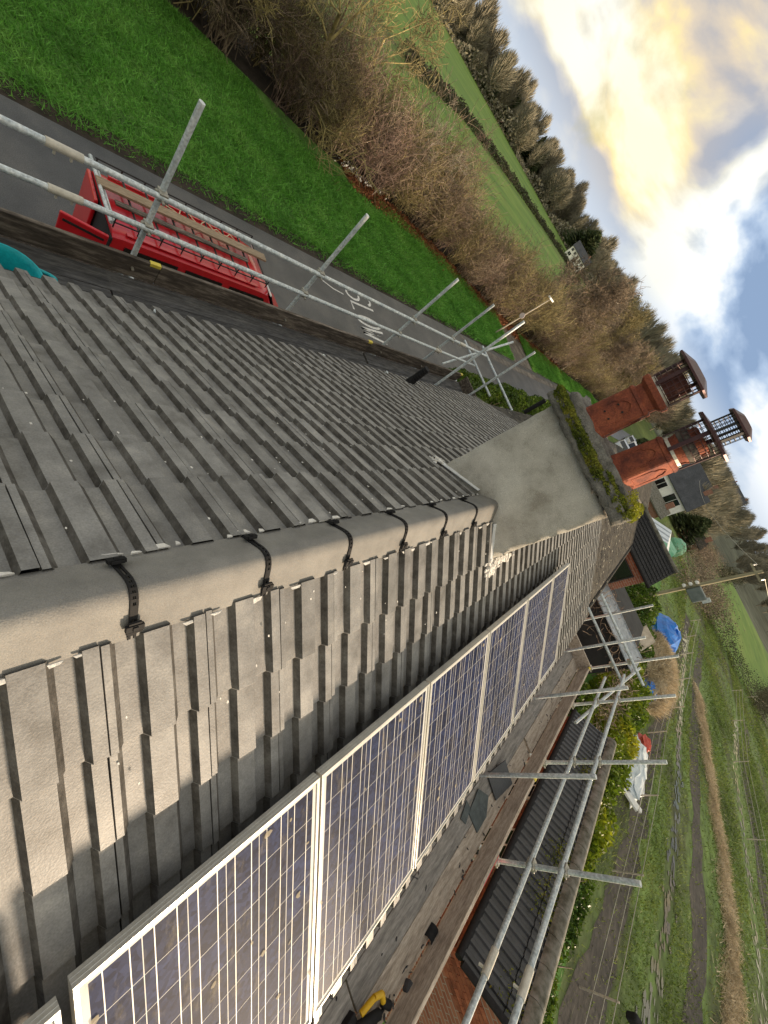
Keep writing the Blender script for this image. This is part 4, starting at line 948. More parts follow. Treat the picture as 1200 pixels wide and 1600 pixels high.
# ------------------------------------------------------------------ red van on the forecourt
vo = (-7.1, 4.9, G); van = empty('parked_van', (-7.22, 4.95, G)); tag(van, 'red panel van with roof rack and open rear doors beside the scaffold', 'van')
VX0, VX1 = -7.93, -6.27
def vring(y, zt, zb, xw, shoulder, top):
    c = (VX0 + VX1) / 2
    pts = [(-xw, zb), (-xw, shoulder), (-xw * 0.985, shoulder + 0.02), (-top, zt - 0.07), (-top + 0.10, zt - 0.012), (-top * 0.5, zt), (top * 0.5, zt), (top - 0.10, zt - 0.012), (top, zt - 0.07), (xw * 0.985, shoulder + 0.02), (xw, shoulder), (xw, zb)]
    return [(c + x, y, z) for x, z in pts]
mb = MB(vo)
mb.loft([vring(2.95, -4.06, -5.62, 0.80, -5.0, 0.685), vring(3.1, -4.04, -5.66, 0.81, -5.0, 0.69), vring(5.75, -4.03, -5.66, 0.81, -5.0, 0.69), vring(6.02, -4.07, -5.66, 0.81, -5.0, 0.67),
         vring(6.72, -4.86, -5.66, 0.82, -5.04, 0.75), vring(7.25, -5.02, -5.64, 0.78, -5.2, 0.68), vring(7.42, -5.20, -5.60, 0.70, -5.32, 0.62)])
mb.build('body', 'van_red', van, smooth=True)
mb = MB(vo)
for k in range(9):
    x = -7.72 + k * 0.155
    if k % 2 == 0: mb.box(x - 0.035, x + 0.035, 3.15, 5.7, -4.045, -4.022)
mb.build('roof_rib', 'van_red', van, bevel=0.006)
for y in (3.28, 4.38): pass
for (ya, yb, n) in ((3.15, 4.05, 'window'), (4.2, 4.95, 'window'), (5.12, 5.95, 'window')):
    for sx in (-1, 1):
        c = (VX0 + VX1) / 2; mb = MB(vo)
        A = [(c + sx * 0.806, ya, -4.92), (c + sx * 0.806, yb + (0.35 if ya > 5 else 0), -4.92), (c + sx * 0.706, yb, -4.22), (c + sx * 0.706, ya, -4.22)]
        mb.prism(A, (sx * 0.012, 0, 0.004)); mb.build(n, 'dark_glass', van)
c = (VX0 + VX1) / 2
mb = MB(vo); mb.prism([(c - 0.70, 6.70, -4.83), (c + 0.70, 6.70, -4.83), (c + 0.64, 6.10, -4.13), (c - 0.64, 6.10, -4.13)], (0, 0.02, 0.02)); mb.build('windscreen', 'dark_glass', van)
mb = MB(vo); mb.tube((c - 0.72, 6.06, -4.08), (c + 0.72, 6.06, -4.08), 0.022, 8); mb.build('windscreen_trim', 'upvc', van)
mb = MB(vo); mb.box(c - 0.70, c + 0.70, 2.93, 2.958, -5.55, -4.14); mb.build('rear_opening', 'felt', van)
def door(hx, hy, ang, wd):
    mb = MB(vo); d = Vector((math.cos(ang), math.sin(ang), 0)); n = Vector((-d.y, d.x, 0)); p = Vector((hx, hy, 0))
    mb.obox(p + d * wd / 2 + Vector((0, 0, -4.82)), (d, n, Vector((0, 0, 1))), (wd / 2, 0.03, 0.70)); o = mb.build('rear_door', 'van_red', van, bevel=0.02)
    q = MB(vo); q.obox(p + d * wd / 2 + n * 0.034 + Vector((0, 0, -4.22)), (d, n, Vector((0, 0, 1))), (wd * 0.42, 0.006, 0.02)); q.build('trim', 'rack_black', o)
    q = MB(vo); q.tube(p + d * wd * 0.88 + n * 0.02 + Vector((0, 0, -4.75)), p + d * wd * 0.88 + n * 0.07 + Vector((0, 0, -4.75)), 0.02, 8); q.build('handle', 'chrome', o)
door(VX1 - 0.13, 2.90, math.radians(256), 0.64)
door(VX0 + 0.13, 2.91, math.radians(-3), 0.70)
for wy in (3.65, 6.35):
    for wx in (VX0 + 0.10, VX1 - 0.10):
        mb = MB(vo); mb.tube((wx - 0.10, wy, G + 0.31), (wx + 0.10, wy, G + 0.31), 0.31, 20); wl = mb.build('wheel', 'tyre', van, smooth=True)
        sg = 1 if wx > c else -1; q = MB(vo); q.tube((wx + sg * 0.095, wy, G + 0.31), (wx + sg * 0.112, wy, G + 0.31), 0.19, 16); q.build('rim', 'chrome', wl)
mb = MB(vo); mb.box(c - 0.80, c + 0.80, 2.84, 2.96, -5.62, -5.46); mb.build('bumper', 'rack_black', van, bevel=0.02)
mb = MB(vo); mb.box(c - 0.78, c + 0.78, 7.34, 7.50, -5.62, -5.42); mb.build('bumper', 'rack_black', van, bevel=0.02)
for sx in (-1, 1):
    mb = MB(vo); mb.obox((c + sx * 0.52, 7.36, -5.25), ((1, 0, 0), (0, 1, 0.6), (0, -0.6, 1)), (0.13, 0.05, 0.08)); mb.build('headlight', 'lamp_clear', van, bevel=0.01)
    mb = MB(vo); mb.box(c + sx * 0.77 - 0.05, c + sx * 0.77 + 0.05, 2.925, 2.96, -5.1, -4.75); mb.build('tail_light', 'lamp_red', van, bevel=0.01)
    mb = MB(vo); mb.obox((c + sx * 0.97, 6.25, -4.75), ((1, 0, 0), (0, 1, 0), (0, 0, 1)), (0.09, 0.05, 0.11)); mb.build('mirror', 'rack_black', van, bevel=0.02)
rack = MB(vo)
for x in (-7.72, -6.52):
    for z in (-3.93, -3.84): rack.tube((x, 2.92, z), (x, 5.92, z), 0.013, 6)
    for k in range(9): rack.tube((x, 2.95 + k * 0.37, -4.03), (x, 2.95 + k * 0.37, -3.84), 0.012, 6)
rk = rack.build('roof_rack', 'rack_black', van)
for k in range(9):
    y = 2.95 + k * 0.37; q = MB(vo); q.tube((-7.72, y, -3.935), (-6.52, y, -3.935), 0.018, 6); q.build('rack_bar', 'rack_black' if k else 'galvanised', rk)
q = MB(vo); q.tube((-7.80, 2.88, -3.90), (-6.45, 2.88, -3.90), 0.032, 8); q.build('load_roller', 'galvanised', rk, smooth=True)
mb = MB((-7.25, 4.4, -3.9)); mb.box(-7.48, -7.29, 2.9, 6.15, -3.915, -3.868); tag(mb.build('timber_plank', 'timber', bevel=0.005), 'long pale timber plank tied along the van roof rack', 'plank')
mb = MB((-7.0, 4.4, -3.9)); mb.box(-7.12, -7.02, 3.1, 5.6, -3.915, -3.882); tag(mb.build('timber_plank', 'toe_dark', bevel=0.004), 'narrow dark plank beside the pale plank on the roof rack', 'plank')
r = np.random.default_rng(61); P = [(-7.57 + 0.09 * math.sin(k * 1.3) + 0.05 * r.normal(), 4.05 + k * 0.10, -3.91 + 0.025 * abs(math.sin(k * 0.9))) for k in range(15)]
mb = MB(P[0]); mb.path(P, 0.010, 5); tag(mb.build('rope', 'rope'), 'pale rope trailing over the van roof rack', 'rope')

# ------------------------------------------------------------------ neighbour's house: old plain tiles, rear wing
nb = empty('neighbour_house', (0, 14, G)); no = (0, 14, G); tag(nb, 'adjoining house with old brown lichened tile roof beyond the chimney', 'house')
for side, end in ((1, 2.62), (-1, 2.95)):
    a, b, n = slope_axes(side); mb = MB(no)
    mb.prism([on_roof(side, 0.0, YJ, -0.02), on_roof(side, 0.0, YE, -0.02), on_roof(side, end, YE, -0.02), on_roof(side, end, YJ, -0.02)], -n * 0.08)
    sl = mb.build('roof_slope', 'underlay', nb)
    r = np.random.default_rng(70 + side); V = []; F = []; gauge, w = 0.115, 0.172
    for k in range(int(end / gauge)):
        off = (k % 2) * w / 2
        for j in range(int((YE - YJ) / w)):
            y = YJ + j * w + off + r.normal() * 0.004; t = gauge * (k + 1); lift = 0.018 + r.normal() * 0.003
            if y + w > YE: continue
            q = len(V); P = [on_roof(side, t - gauge - 0.03, y + .003, 0), on_roof(side, t - gauge - 0.03, y + w - .003, 0), on_roof(side, t + r.normal() * .005, y + w - .003, lift), on_roof(side, t + r.normal() * .005, y + .003, lift + r.normal() * .002)]
            P += [P[2] - n * 0.014, P[3] - n * 0.014]
            V += [tuple(p - Vector(no)) for p in P]; F += [(q, q + 1, q + 2, q + 3), (q + 3, q + 2, q + 4, q + 5)] if True else []
    me = bpy.data.meshes.new('plain_tiles'); me.from_pydata(V, [], F); me.update(); o = link('plain_tiles', me, 'old_tile', sl); o['kind'] = 'stuff'
    mb = MB(no)
    for i in range(120):
        p = on_roof(side, r.uniform(0.1, end), YJ + abs(r.normal()) * 3.0, 0.024); rad = r.uniform(0.012, 0.035)
        mb.add([p + (a * math.cos(q) * rad * r.uniform(.5, 1.2) + b * math.sin(q) * rad * r.uniform(.5, 1.2)) for q in np.linspace(0, 5.4, 7)], [tuple(range(7))])
    o = mb.build('lichen', 'lichen_spot', sl); o['kind'] = 'stuff'
for k in range(26):
    mb = MB(no); y = YJ + 0.03 + k * 0.462; pr = [(0.12 * math.cos(t), -0.075 + 0.13 * math.sin(t)) for t in np.linspace(0, math.pi, 9)]
    mb.loft([[(x, y, z) for x, z in pr], [(x, y + 0.45, z) for x, z in pr]]); mb.build('ridge_tile', 'old_tile', nb, smooth=True)
mb = MB(no); mb.box(-2.35, 2.10, YJ + 0.02, YE - 0.05, G - 0.3, -1.5); mb.build('wall', 'brick_wall', nb)
mb = MB(no); mb.prism([(-2.35, YE - 0.06, -1.5), (2.10, YE - 0.06, -1.5), (0, YE - 0.06, -0.1)], (0, 0.05, 0)); mb.build('gable', 'brick_wall', nb)
mb = MB(no); mb.tube((-2.5, 11.0, -1.45), (-2.5, 11.0, -0.86), 0.055, 12); mb.build('vent_pipe', 'black_plastic', nb, smooth=True)
mb = MB(no); mb.tube((2.30, YJ, -1.42), (2.30, 16, -1.42), 0.05, 8); mb.build('gutter', 'old_tile', nb)
# rear wing
wg = empty('rear_wing', (3.0, 17.2, G)); wo = (3.0, 17.2, G); tag(wg, 'brick rear wing with black tiled gable roof and dark window', 'extension')
mb = MB(wo); mb.box(2.12, 3.55, 16.05, 18.35, G - 0.3, -1.42); mb.prism([(3.52, 16.05, -1.42), (3.52, 18.35, -1.42), (3.52, 17.2, -0.74)], (0.03, 0, 0)); mb.build('wall', 'brick_wall', wg)
for s in (-1, 1):
    dirv = Vector((0, s * 1.30, -0.76)).normalized(); nrm = Vector((0, s * 0.76, 1.30)).normalized()
    R0 = Vector((1.1, 17.2, -0.66)); mb = MB(wo); mb.prism([R0 - nrm * .01, R0 + Vector((2.62, 0, 0)) - nrm * .01, R0 + Vector((2.62, 0, 0)) + dirv * 1.5 - nrm * .01, R0 + dirv * 1.5 - nrm * .01], -nrm * 0.05)
    rs = mb.build('roof_slope', 'underlay', wg)
    if s == -1:
        bx = Vector((1, 0, 0)); V = []; F = []
        q = MB(); q.loft([[(u, -0.17, 0.0), (u, 0.0, 0.02), (u, 0.0, 0.0)] for u in (0.004, 0.06)]); q.loft([[(u, -0.17, 0.012), (u, 0.0, 0.032), (u, 0.0, 0.0)] for u in (0.075, 0.12)])
        me = bpy.data.meshes.new('tile'); me.from_pydata(q.v, [], q.f); me.update(); me.materials.append(MATS['wing_tile'])
        for k in range(9):
            for j in range(20):
                t = bpy.data.objects.new('tile', me); col.objects.link(t); t.parent = rs
                p = R0 + dirv * (0.165 * (k + 1)) + bx * (0.13 * j) - Vector(wo)
                t.matrix_local = Matrix.Translation(p) @ Matrix((bx, dirv, nrm)).transposed().to_4x4()
mb = MB(wo); mb.tube((1.1, 17.2, -0.65), (3.74, 17.2, -0.65), 0.075, 8); mb.build('ridge_tile', 'ridge_moss', wg, smooth=True)
mb = MB(wo); mb.box(2.45, 3.25, 16.03, 16.06, -2.75, -1.75); w_ = mb.build('window', 'dark_glass', wg)
mb = MB(wo)
for (x0, x1, z0, z1) in ((2.41, 2.45, -2.79, -1.71), (3.25, 3.29, -2.79, -1.71), (2.45, 3.25, -2.79, -2.75), (2.45, 3.25, -1.75, -1.71)): mb.box(x0, x1, 16.0, 16.055, z0, z1)
mb.build('frame', 'felt', w_)
mb = MB(wo); mb.tube((1.9, 15.82, -1.42), (3.72, 15.82, -1.42), 0.05, 8); mb.build('gutter', 'black_plastic', wg, smooth=True)
# low outbuildings behind the neighbour
mb = MB((4.5, 15.6, G)); mb.box(2.4, 5.9, 14.9, 16.0, G - 0.2, -2.82); lt = mb.build('garden_shed', 'felt'); tag(lt, 'low lean-to with grey sheet roof under dead ivy beside the wing', 'lean-to')
mb = MB((4.5, 15.6, G)); mb.prism([(2.3, 14.75, -2.80), (6.05, 14.75, -2.80), (6.05, 16.02, -2.66), (2.3, 16.02, -2.66)], (0, 0, 0.03)); mb.build('roof_sheet', 'grey_sheet', lt)
mb = MB((4.5, 15.6, G)); mb.box(2.3, 6.07, 16.02, 16.05, -2.80, -2.60); mb.build('fascia', 'grey_sheet', lt)
mb = MB((6.4, 20, G)); mb.box(4.0, 6.6, 17.0, 21.5, G - 0.2, -3.40); bs = mb.build('garden_shed', 'felt'); tag(bs, 'black felt-roofed shed behind the brick wing', 'shed')
mb = MB((6.4, 20, G)); mb.box(3.9, 6.7, 16.9, 21.6, -3.40, -3.33); mb.build('roof_sheet', 'felt', bs)
mb = MB((5, 11, G)); mb.box(3.9, 6.3, 9.6, 13.8, G - 0.2, -4.3); ds = mb.build('garden_store', 'felt'); tag(ds, 'dark open-fronted store below the end of the scaffold', 'store')
mb = MB((5, 11, G)); mb.box(3.8, 6.4, 9.5, 13.9, -4.3, -4.24); mb.build('roof_sheet', 'felt', ds)
mb = MB((5, 11, G))
for k in range(5): mb.box(3.95 + k * 0.5, 4.0 + k * 0.5, 9.45, 13.7, -4.24, -4.16)
mb.build('roof_batten', 'toe_dark', ds)
mb = MB((7.6, 23, G)); mb.obox((7.9, 23.4, -4.3), ((1, 0.25, 0), (-0.2, 0.6, 0.8), (0, -0.8, 0.6)), (0.5, 0.85, 0.03)); tag(mb.build('leaning_board', 'post_wood'), 'weathered pale board leaning by the black shed', 'board')
def ivy():
    r = np.random.default_rng(75); n = 5200; S = []
    for i in range(420):
        p = np.array([r.uniform(3.2, 8.0), r.uniform(14.2, 17.0), r.uniform(-3.4, -2.75)])
        if p[0] > 6.1: p[2] -= (p[0] - 6.1) * 0.9
        d = r.normal(size=3); d[2] = abs(d[2]) * 0.5
        for k in range(4):
            d += r.normal(size=3) * 0.5; d /= np.linalg.norm(d); q = p + d * 0.14; S.append([*p, *q, 0.010, 0.008]); p = q
    V, F = seg_tubes(np.array(S)); o = link('dead_ivy', fast_mesh('dead_ivy', V, F), 'twig_brown'); tag(o, 'tangle of dead brown ivy over the lean-to roof', 'dead ivy', kind='stuff')
ivy()

# ------------------------------------------------------------------ brick annexe with black ribbed roof
ao = (6.3, 8.0, G); an = empty('brick_annexe', ao); tag(an, 'brick annexe with black ribbed tile roof and mossy ridge below the scaffold', 'outbuilding')
AY0, AY1 = 4.40, 11.35; EX, EZ, RX, RZ = 5.52, -3.60, 6.36, -3.00
mb = MB(ao); mb.box(5.56, 7.16, AY0 + 0.10, AY1 - 0.1, G - 0.2, -3.60); mb.prism([(5.56, AY0 + .10, -3.6), (7.16, AY0 + .10, -3.6), (6.36, AY0 + .10, -3.10)], (0, 0.1, 0)); core = mb.build('wall', 'brick_wall', an)
bq = MB(); bq.box(0, 0.215, -0.008, 0.05, 0, 0.065); bme = bpy.data.meshes.new('brick'); bme.from_pydata(bq.v, [], bq.f); bme.update(); bme.materials.append(MATS['brick'])
cnt = 0
for k in range(7):
    for j in range(8):
        x = 5.56 + j * 0.225 + (k % 2) * 0.1125 - 0.05
        if x + 0.215 > 7.2: continue
        t = bpy.data.objects.new('brick', bme); col.objects.link(t); t.parent = core; t.location = Vector((x, AY0 + 0.10, -3.68 - k * 0.075)) - Vector(ao)
for k in range(8):
    for j in range(29):
        y = AY1 - 0.12 - j * 0.225 - (k % 2) * 0.1125
        if y - 0.2 < AY0 + 0.08 or (6.0 < y < 7.1 and k > 1) or (7.7 < y < 8.8 and k > 1): continue
        t = bpy.data.objects.new('brick', bme); col.objects.link(t); t.parent = core; t.location = Vector((5.56, y, -3.68 - k * 0.075)) - Vector(ao); t.rotation_euler = (0, 0, -math.pi / 2)
mb = MB(ao); mb.box(5.553, 5.58, AY0 + 0.1, AY1 - 0.1, G, -4.30); mb.build('wall', 'brick_wall', an)
for (ya, yb) in ((6.1, 6.95), (7.8, 8.65)):
    mb = MB(ao); mb.box(5.53, 5.62, ya, yb, -4.75, -3.67); wf = mb.build('window', 'upvc', an, bevel=0.004)
    q = MB(ao); q.box(5.52, 5.535, ya + 0.07, (ya + yb) / 2 - 0.03, -4.68, -3.78); q.box(5.52, 5.535, (ya + yb) / 2 + 0.03, yb - 0.07, -4.68, -3.78); q.build('pane', 'dark_glass', wf)
for s in (-1, 1):
    dirv = Vector((s * (RX - EX), 0, EZ - RZ)).normalized(); L = math.hypot(RX - EX, RZ - EZ); nrm = Vector((-s * (EZ - RZ), 0, RX - EX)).normalized()
    R0 = Vector((RX, AY0, RZ)); mb = MB(ao); P = [R0, R0 + Vector((0, AY1 - AY0, 0)), R0 + Vector((0, AY1 - AY0, 0)) + dirv * L, R0 + dirv * L]
    mb.prism([p - nrm * 0.012 for p in P], -nrm * 0.05); rs = mb.build('roof_slope', 'underlay', an)
    q = MB(); 
    rib = [(0.0, 0.0), (0.07, 0.0), (0.085, 0.028), (0.125, 0.028), (0.14, 0.0), (0.163, 0.0)]
    q.loft([[(u, -0.36, h) for u, h in rib] + [(u, -0.36, -0.01) for u, h in reversed(rib)], [(u, 0.0, h + 0.022) for u, h in rib] + [(u, 0.0, 0.004) for u, h in reversed(rib)]])
    me = bpy.data.meshes.new('tile'); me.from_pydata(q.v, [], q.f); me.update(); me.materials.append(MATS['black_tile'])
    by = Vector((0, 1, 0)) if s == -1 else Vector((0, -1, 0))
    by = nrm.cross(dirv) * -1
    for k in range(3):
        for j in range(42):
            t = bpy.data.objects.new('tile', me); col.objects.link(t); t.parent = rs
            base = R0 + dirv * (0.365 * (k + 1)) + Vector((0, 0.02 + 0.165 * j + (0.163 if by.y < 0 else 0), 0)) - Vector(ao)
            t.matrix_local = Matrix.Translation(base) @ Matrix((by, dirv, nrm if by.cross(dirv).dot(nrm) > 0 else nrm)).transposed().to_4x4()
for k in range(15):
    y = AY0 + k * 0.464; mb = MB(ao); pr = [(RX + 0.15 * math.cos(t), RZ - 0.06 + 0.13 * math.sin(t)) for t in np.linspace(0, math.pi, 9)]
    mb.loft([[(x, y + .004, z) for x, z in pr], [(x, y + 0.458, z) for x, z in pr]]); mb.build('ridge_tile', 'ridge_moss', an, smooth=True)
mb = MB(ao); mb.tube((EX - 0.06, AY0, EZ - 0.03), (EX - 0.06, AY1, EZ - 0.03), 0.055, 10); mb.build('gutter', 'black_plastic', an, smooth=True)
mb = MB(ao); mb.path([(EX - 0.02, AY0 - 0.03, EZ + 0.03), (RX, AY0 - 0.03, RZ + 0.02), (2 * RX - EX, AY0 - 0.03, EZ + 0.03)], 0.05, 8); mb.build('verge_trim', 'black_plastic', an, smooth=True)
def annexe_moss():
    r = np.random.default_rng(77); n = 9000; y = r.uniform(AY0, AY1, n); s = np.abs(r.normal(size=n)) * 0.22 + 0.12
    m = np.sin(y * 2.1) + np.sin(y * 5.3 + 1) * 0.6 + r.normal(size=n) * 0.5 > 0.2 + (y - AY0) * 0.14
    y, s = y[m], s[m]; C = np.stack([RX - s * 0.84, y, RZ - s * 0.546 + 0.035], 1) - np.array(ao)
    V, F = leaf_quads(C, 0.018, r, 0.5); o = link('moss', fast_mesh('moss', V, F), 'moss', an); o['kind'] = 'stuff'
annexe_moss()

# ------------------------------------------------------------------ leafy hedges
def leafy(name, boxes, n, size, m, r, label, cat, group=None, base=None):
    vol = np.array([(b[1] - b[0]) * (b[3] - b[2]) * (b[5] - b[4]) for b in boxes]); cntv = (n * vol / vol.sum()).astype(int); C = []
    for b, k in zip(boxes, cntv):
        p = r.normal(size=(k, 3)); p /= np.linalg.norm(p, axis=1)[:, None]; p *= (0.62 + 0.42 * r.random((k, 1)) ** 0.5)
        p = np.sign(p) * np.abs(p) ** 0.8
        lum = 1 + 0.14 * np.sin(p[:, 1:2] * 7 + b[2]) * np.sin(p[:, 0:1] * 5)
        C.append(p * lum * np.array([(b[1] - b[0]) / 2, (b[3] - b[2]) / 2, (b[5] - b[4]) / 2]) + np.array([(b[0] + b[1]) / 2, (b[2] + b[3]) / 2, (b[4] + b[5]) / 2]))
    C = np.concatenate(C); org = base or (boxes[0][0], boxes[0][2], G); C = C[C[:, 2] > G] - np.array(org)
    V, F = leaf_quads(C, size, r); t = empty(name, org); tag(t, label, cat, group)
    link('foliage', fast_mesh('foliage', V, F), m, t)
    S = []
    for b in boxes:
        for k in range(10):
            p = np.array([r.uniform(b[0], b[1]), r.uniform(b[2], b[3]), G]) - np.array(org); S.append([*p, *(p + np.array([r.normal() * .2, r.normal() * .2, (b[5] - G) * 0.75])), 0.03, 0.008])
    V, F = seg_tubes(np.array(S), 4); link('stem', fast_mesh('stem', V, F), 'twig_brown', t)['kind'] = 'stuff'
    return t
r = np.random.default_rng(81)
leafy('laurel_hedge', [(7.3, 10.3, 10.6, 15.5, -6.6, -4.6), (7.6, 10.4, 14.5, 19.5, -6.6, -4.4), (8.0, 10.6, 18.5, 23.5, -6.6, -4.4)], 26000, 0.085, 'hedge_gold', r, 'yellow-green leafy garden hedge beyond the annexe roof', 'hedge')
leafy('laurel_hedge', [(7.2, 9.6, 22.5, 28.0, -6.6, -4.1), (6.9, 9.0, 27, 34, -6.6, -3.9)], 15000, 0.095, 'hedge_leaf', r, 'darker green hedge by the shed and the straw heap', 'hedge')
leafy('privet_bush', [(9.2, 10.9, 4.5, 9.5, -6.5, -5.5), (9.3, 10.8, 9.0, 13.5, -6.5, -5.3)], 11000, 0.07, 'hedge_leaf', r, 'low green shrubs between the annexe ridge and the wire fence', 'shrub')
leafy('garden_shrub', [(4.4, 7.2, 11.6, 14.6, -6.4, -3.9)], 9000, 0.075, 'hedge_leaf', r, 'dark green shrub under the end of the garden scaffold', 'shrub')
leafy('roadside_hedge', [(-8.1, -6.6, 17.0, 24, -6.5, -5.05), (-8.2, -6.6, 23, 30, -6.5, -5.0), (-8.2, -6.6, 29, 36, -6.5, -4.95)], 22000, 0.075, 'hedge_leaf', r, 'clipped green hedge between the neighbouring garden and the road', 'hedge')

# ------------------------------------------------------------------ bare trees and hedgerow
def grow(r, p, d, L, rad, lev, maxlev, out, up, wig, kids, shrink):
    n = 4 if lev < maxlev else 3
    for i in range(n):
        d = d + r.normal(size=3) * wig; d[2] += up; d /= np.linalg.norm(d)
        q = p + d * (L / n); r2 = rad * 0.80
        out.append([*p, *q, rad, r2]); rad = r2; p = q
        if lev < maxlev:
            for _ in range(kids if i else max(1, kids - 1)):
                if r.random() < 0.8:
                    a = r.normal(size=3); a -= a.dot(d) * d; a /= np.linalg.norm(a) + 1e-9
                    nd = d * r.uniform(0.45, 0.9) + a * r.uniform(0.5, 0.95); nd /= np.linalg.norm(nd)
                    grow(r, p, nd, L * shrink * r.uniform(0.7, 1.15), rad * r.uniform(0.42, 0.62), lev + 1, maxlev, out, up, wig, kids, shrink)
def bush_mesh(seed, h, stems, spread, rad, maxlev=2, kids=2, up=0.12, minr=0.0):
    r = np.random.default_rng(seed); S = []
    for i in range(stems):
        t = r.random() * 2 * math.pi; k = r.random() ** 0.6; d = np.array([math.cos(t) * k * spread, math.sin(t) * k * spread, 1.0]); d /= np.linalg.norm(d)
        p = np.array([r.normal() * 0.25, r.normal() * 0.35, 0.0]); grow(r, p, d, h * r.uniform(0.6, 1.05), rad * r.uniform(0.5, 1), 0, maxlev, S, up * 0.4, 0.14, kids, 0.5)
    S = np.array(S); S[:, 6:8] = np.maximum(S[:, 6:8], minr); return S
def tree_mesh(seed, h, rad, maxlev=4, kids=2, up=0.10, shrink=0.62, minr=0.004, lean=(0, 0)):
    r = np.random.default_rng(seed); S = []
    grow(r, np.zeros(3), np.array([lean[0], lean[1], 1.0]), h * 0.55, rad, 0, maxlev, S, up * 0.5, 0.13, kids, shrink)
    S = np.array(S); S[:, 6:8] = np.maximum(S[:, 6:8], minr); return S
def seg_obj(name, S, m, parent=None, sides=3):
    V, F = seg_tubes(S, sides); return link(name, fast_mesh(name, V, F), m, parent)
BUSH = []
for i, (h, st, sp, mm) in enumerate(((3.0, 26, 0.55, 'twig_brown'), (3.3, 26, 0.5, 'twig_olive'), (2.7, 28, 0.65, 'twig_red'), (3.4, 24, 0.5, 'twig_brown'), (2.9, 26, 0.6, 'twig_olive'))):
    V, F = seg_tubes(bush_mesh(100 + i, h, int(st * 0.85), sp, 0.032, 2, 2, minr=0.0085), 3); me = fast_mesh('hedge_shrub', V, F); me.materials.append(MATS[mm]); BUSH.append(me)
r = np.random.default_rng(91); y = 3.5; k = 0
while y < 78:
    for row in range(3 if y < 50 else 2):
        x = hedge_x(y) - 0.35 - row * 1.25 + r.normal() * 0.25
        w = 0.5 + 0.5 * math.sin(y * 0.31)
        o = bpy.data.objects.new('hedge_shrub', BUSH[(k * 3 + row + int(w * 3)) % 5]); col.objects.link(o); o.location = (x, y + r.normal() * 0.3, G - 0.02); s = r.uniform(0.8, 1.15) * (1.0 if 18 < y < 50 else 0.95); o.scale = (s, s, s * r.uniform(0.85, 1.1)); o.rotation_euler = (0, 0, r.uniform(0, 6.28))
        hue = o.data.materials[0].name.split('_')[1].replace('red', 'reddish').replace('olive', 'olive-yellow')
        where = 'by the muddy corner at the top' if y < 18 else ('behind the rust-brown leaf litter' if y < 36 else ('beyond the layby' if y < 52 else 'where the far verge narrows'))
        tag(o, 'bare %s twiggy hedgerow shrub %s' % (hue, where), 'shrub', 'bare %s hedgerow shrubs %s' % (hue, where)); k += 1
    y += r.uniform(0.95, 1.35) * (1 + max(0, y - 40) * 0.012)
def bare_tree(name, loc, S, m, label, rz=0.0, twig=None, group=None, cut=0.02):
    t = empty(name, loc); t.rotation_euler = (0, 0, rz); tag(t, label, 'tree', group)
    thick = S[:, 6] > cut
    seg_obj('trunk', S[thick], m, t, 6); seg_obj('crown', S[~thick], twig or m, t, 3); return t
bare_tree('bare_tree', (-23.0, 14.2, G), tree_mesh(201, 8.6, 0.19, 4, 2, 0.05, 0.60, 0.011, (0.25, 0.15)), 'bark_lichen', 'large bare tree with yellow lichened branches above the muddy hedge corner', twig='bark_lichen')
bare_tree('bare_tree', (-23.6, 9.8, G), tree_mesh(202, 7.6, 0.17, 4, 2, 0.05, 0.60, 0.011, (0.3, 0.0)), 'bark_lichen', 'bare yellowish tree at the upper left end of the hedgerow', twig='bark_lichen')
bare_tree('bare_tree', (-24.0, 18.2, G), tree_mesh(203, 8.0, 0.15, 4, 2, 0.06, 0.60, 0.011, (0.1, 0.1)), 'bark_lichen', 'spreading bare tree just behind the hedgerow, right of the lichened one', twig='twig_olive')
bare_tree('birch_tree', (-21.8, 22.6, G), tree_mesh(204, 6.0, 0.06, 4, 2, 0.12, 0.58, 0.005), 'birch_bark', 'slim pale-stemmed sapling standing in the hedgerow', twig='birch_bark')
bare_tree('birch_tree', (-23.0, 26.0, G), tree_mesh(205, 6.0, 0.05, 4, 2, 0.12, 0.58, 0.005), 'birch_bark', 'pale sapling with pinkish twigs behind the hedgerow', twig='twig_red')
bare_tree('bare_tree', (-26.5, 12.0, G), tree_mesh(206, 8.0, 0.12, 4, 2, 0.05, 0.6, 0.007), 'bark_lichen', 'tall bare tree behind the lichened pair at the top edge', twig='twig_brown')
bare_tree('bare_tree', (-27.0, 18.0, G), tree_mesh(207, 7.0, 0.10, 4, 2, 0.06, 0.6, 0.007), 'twig_brown', 'reddish bare tree farther back from the hedgerow', twig='twig_red')
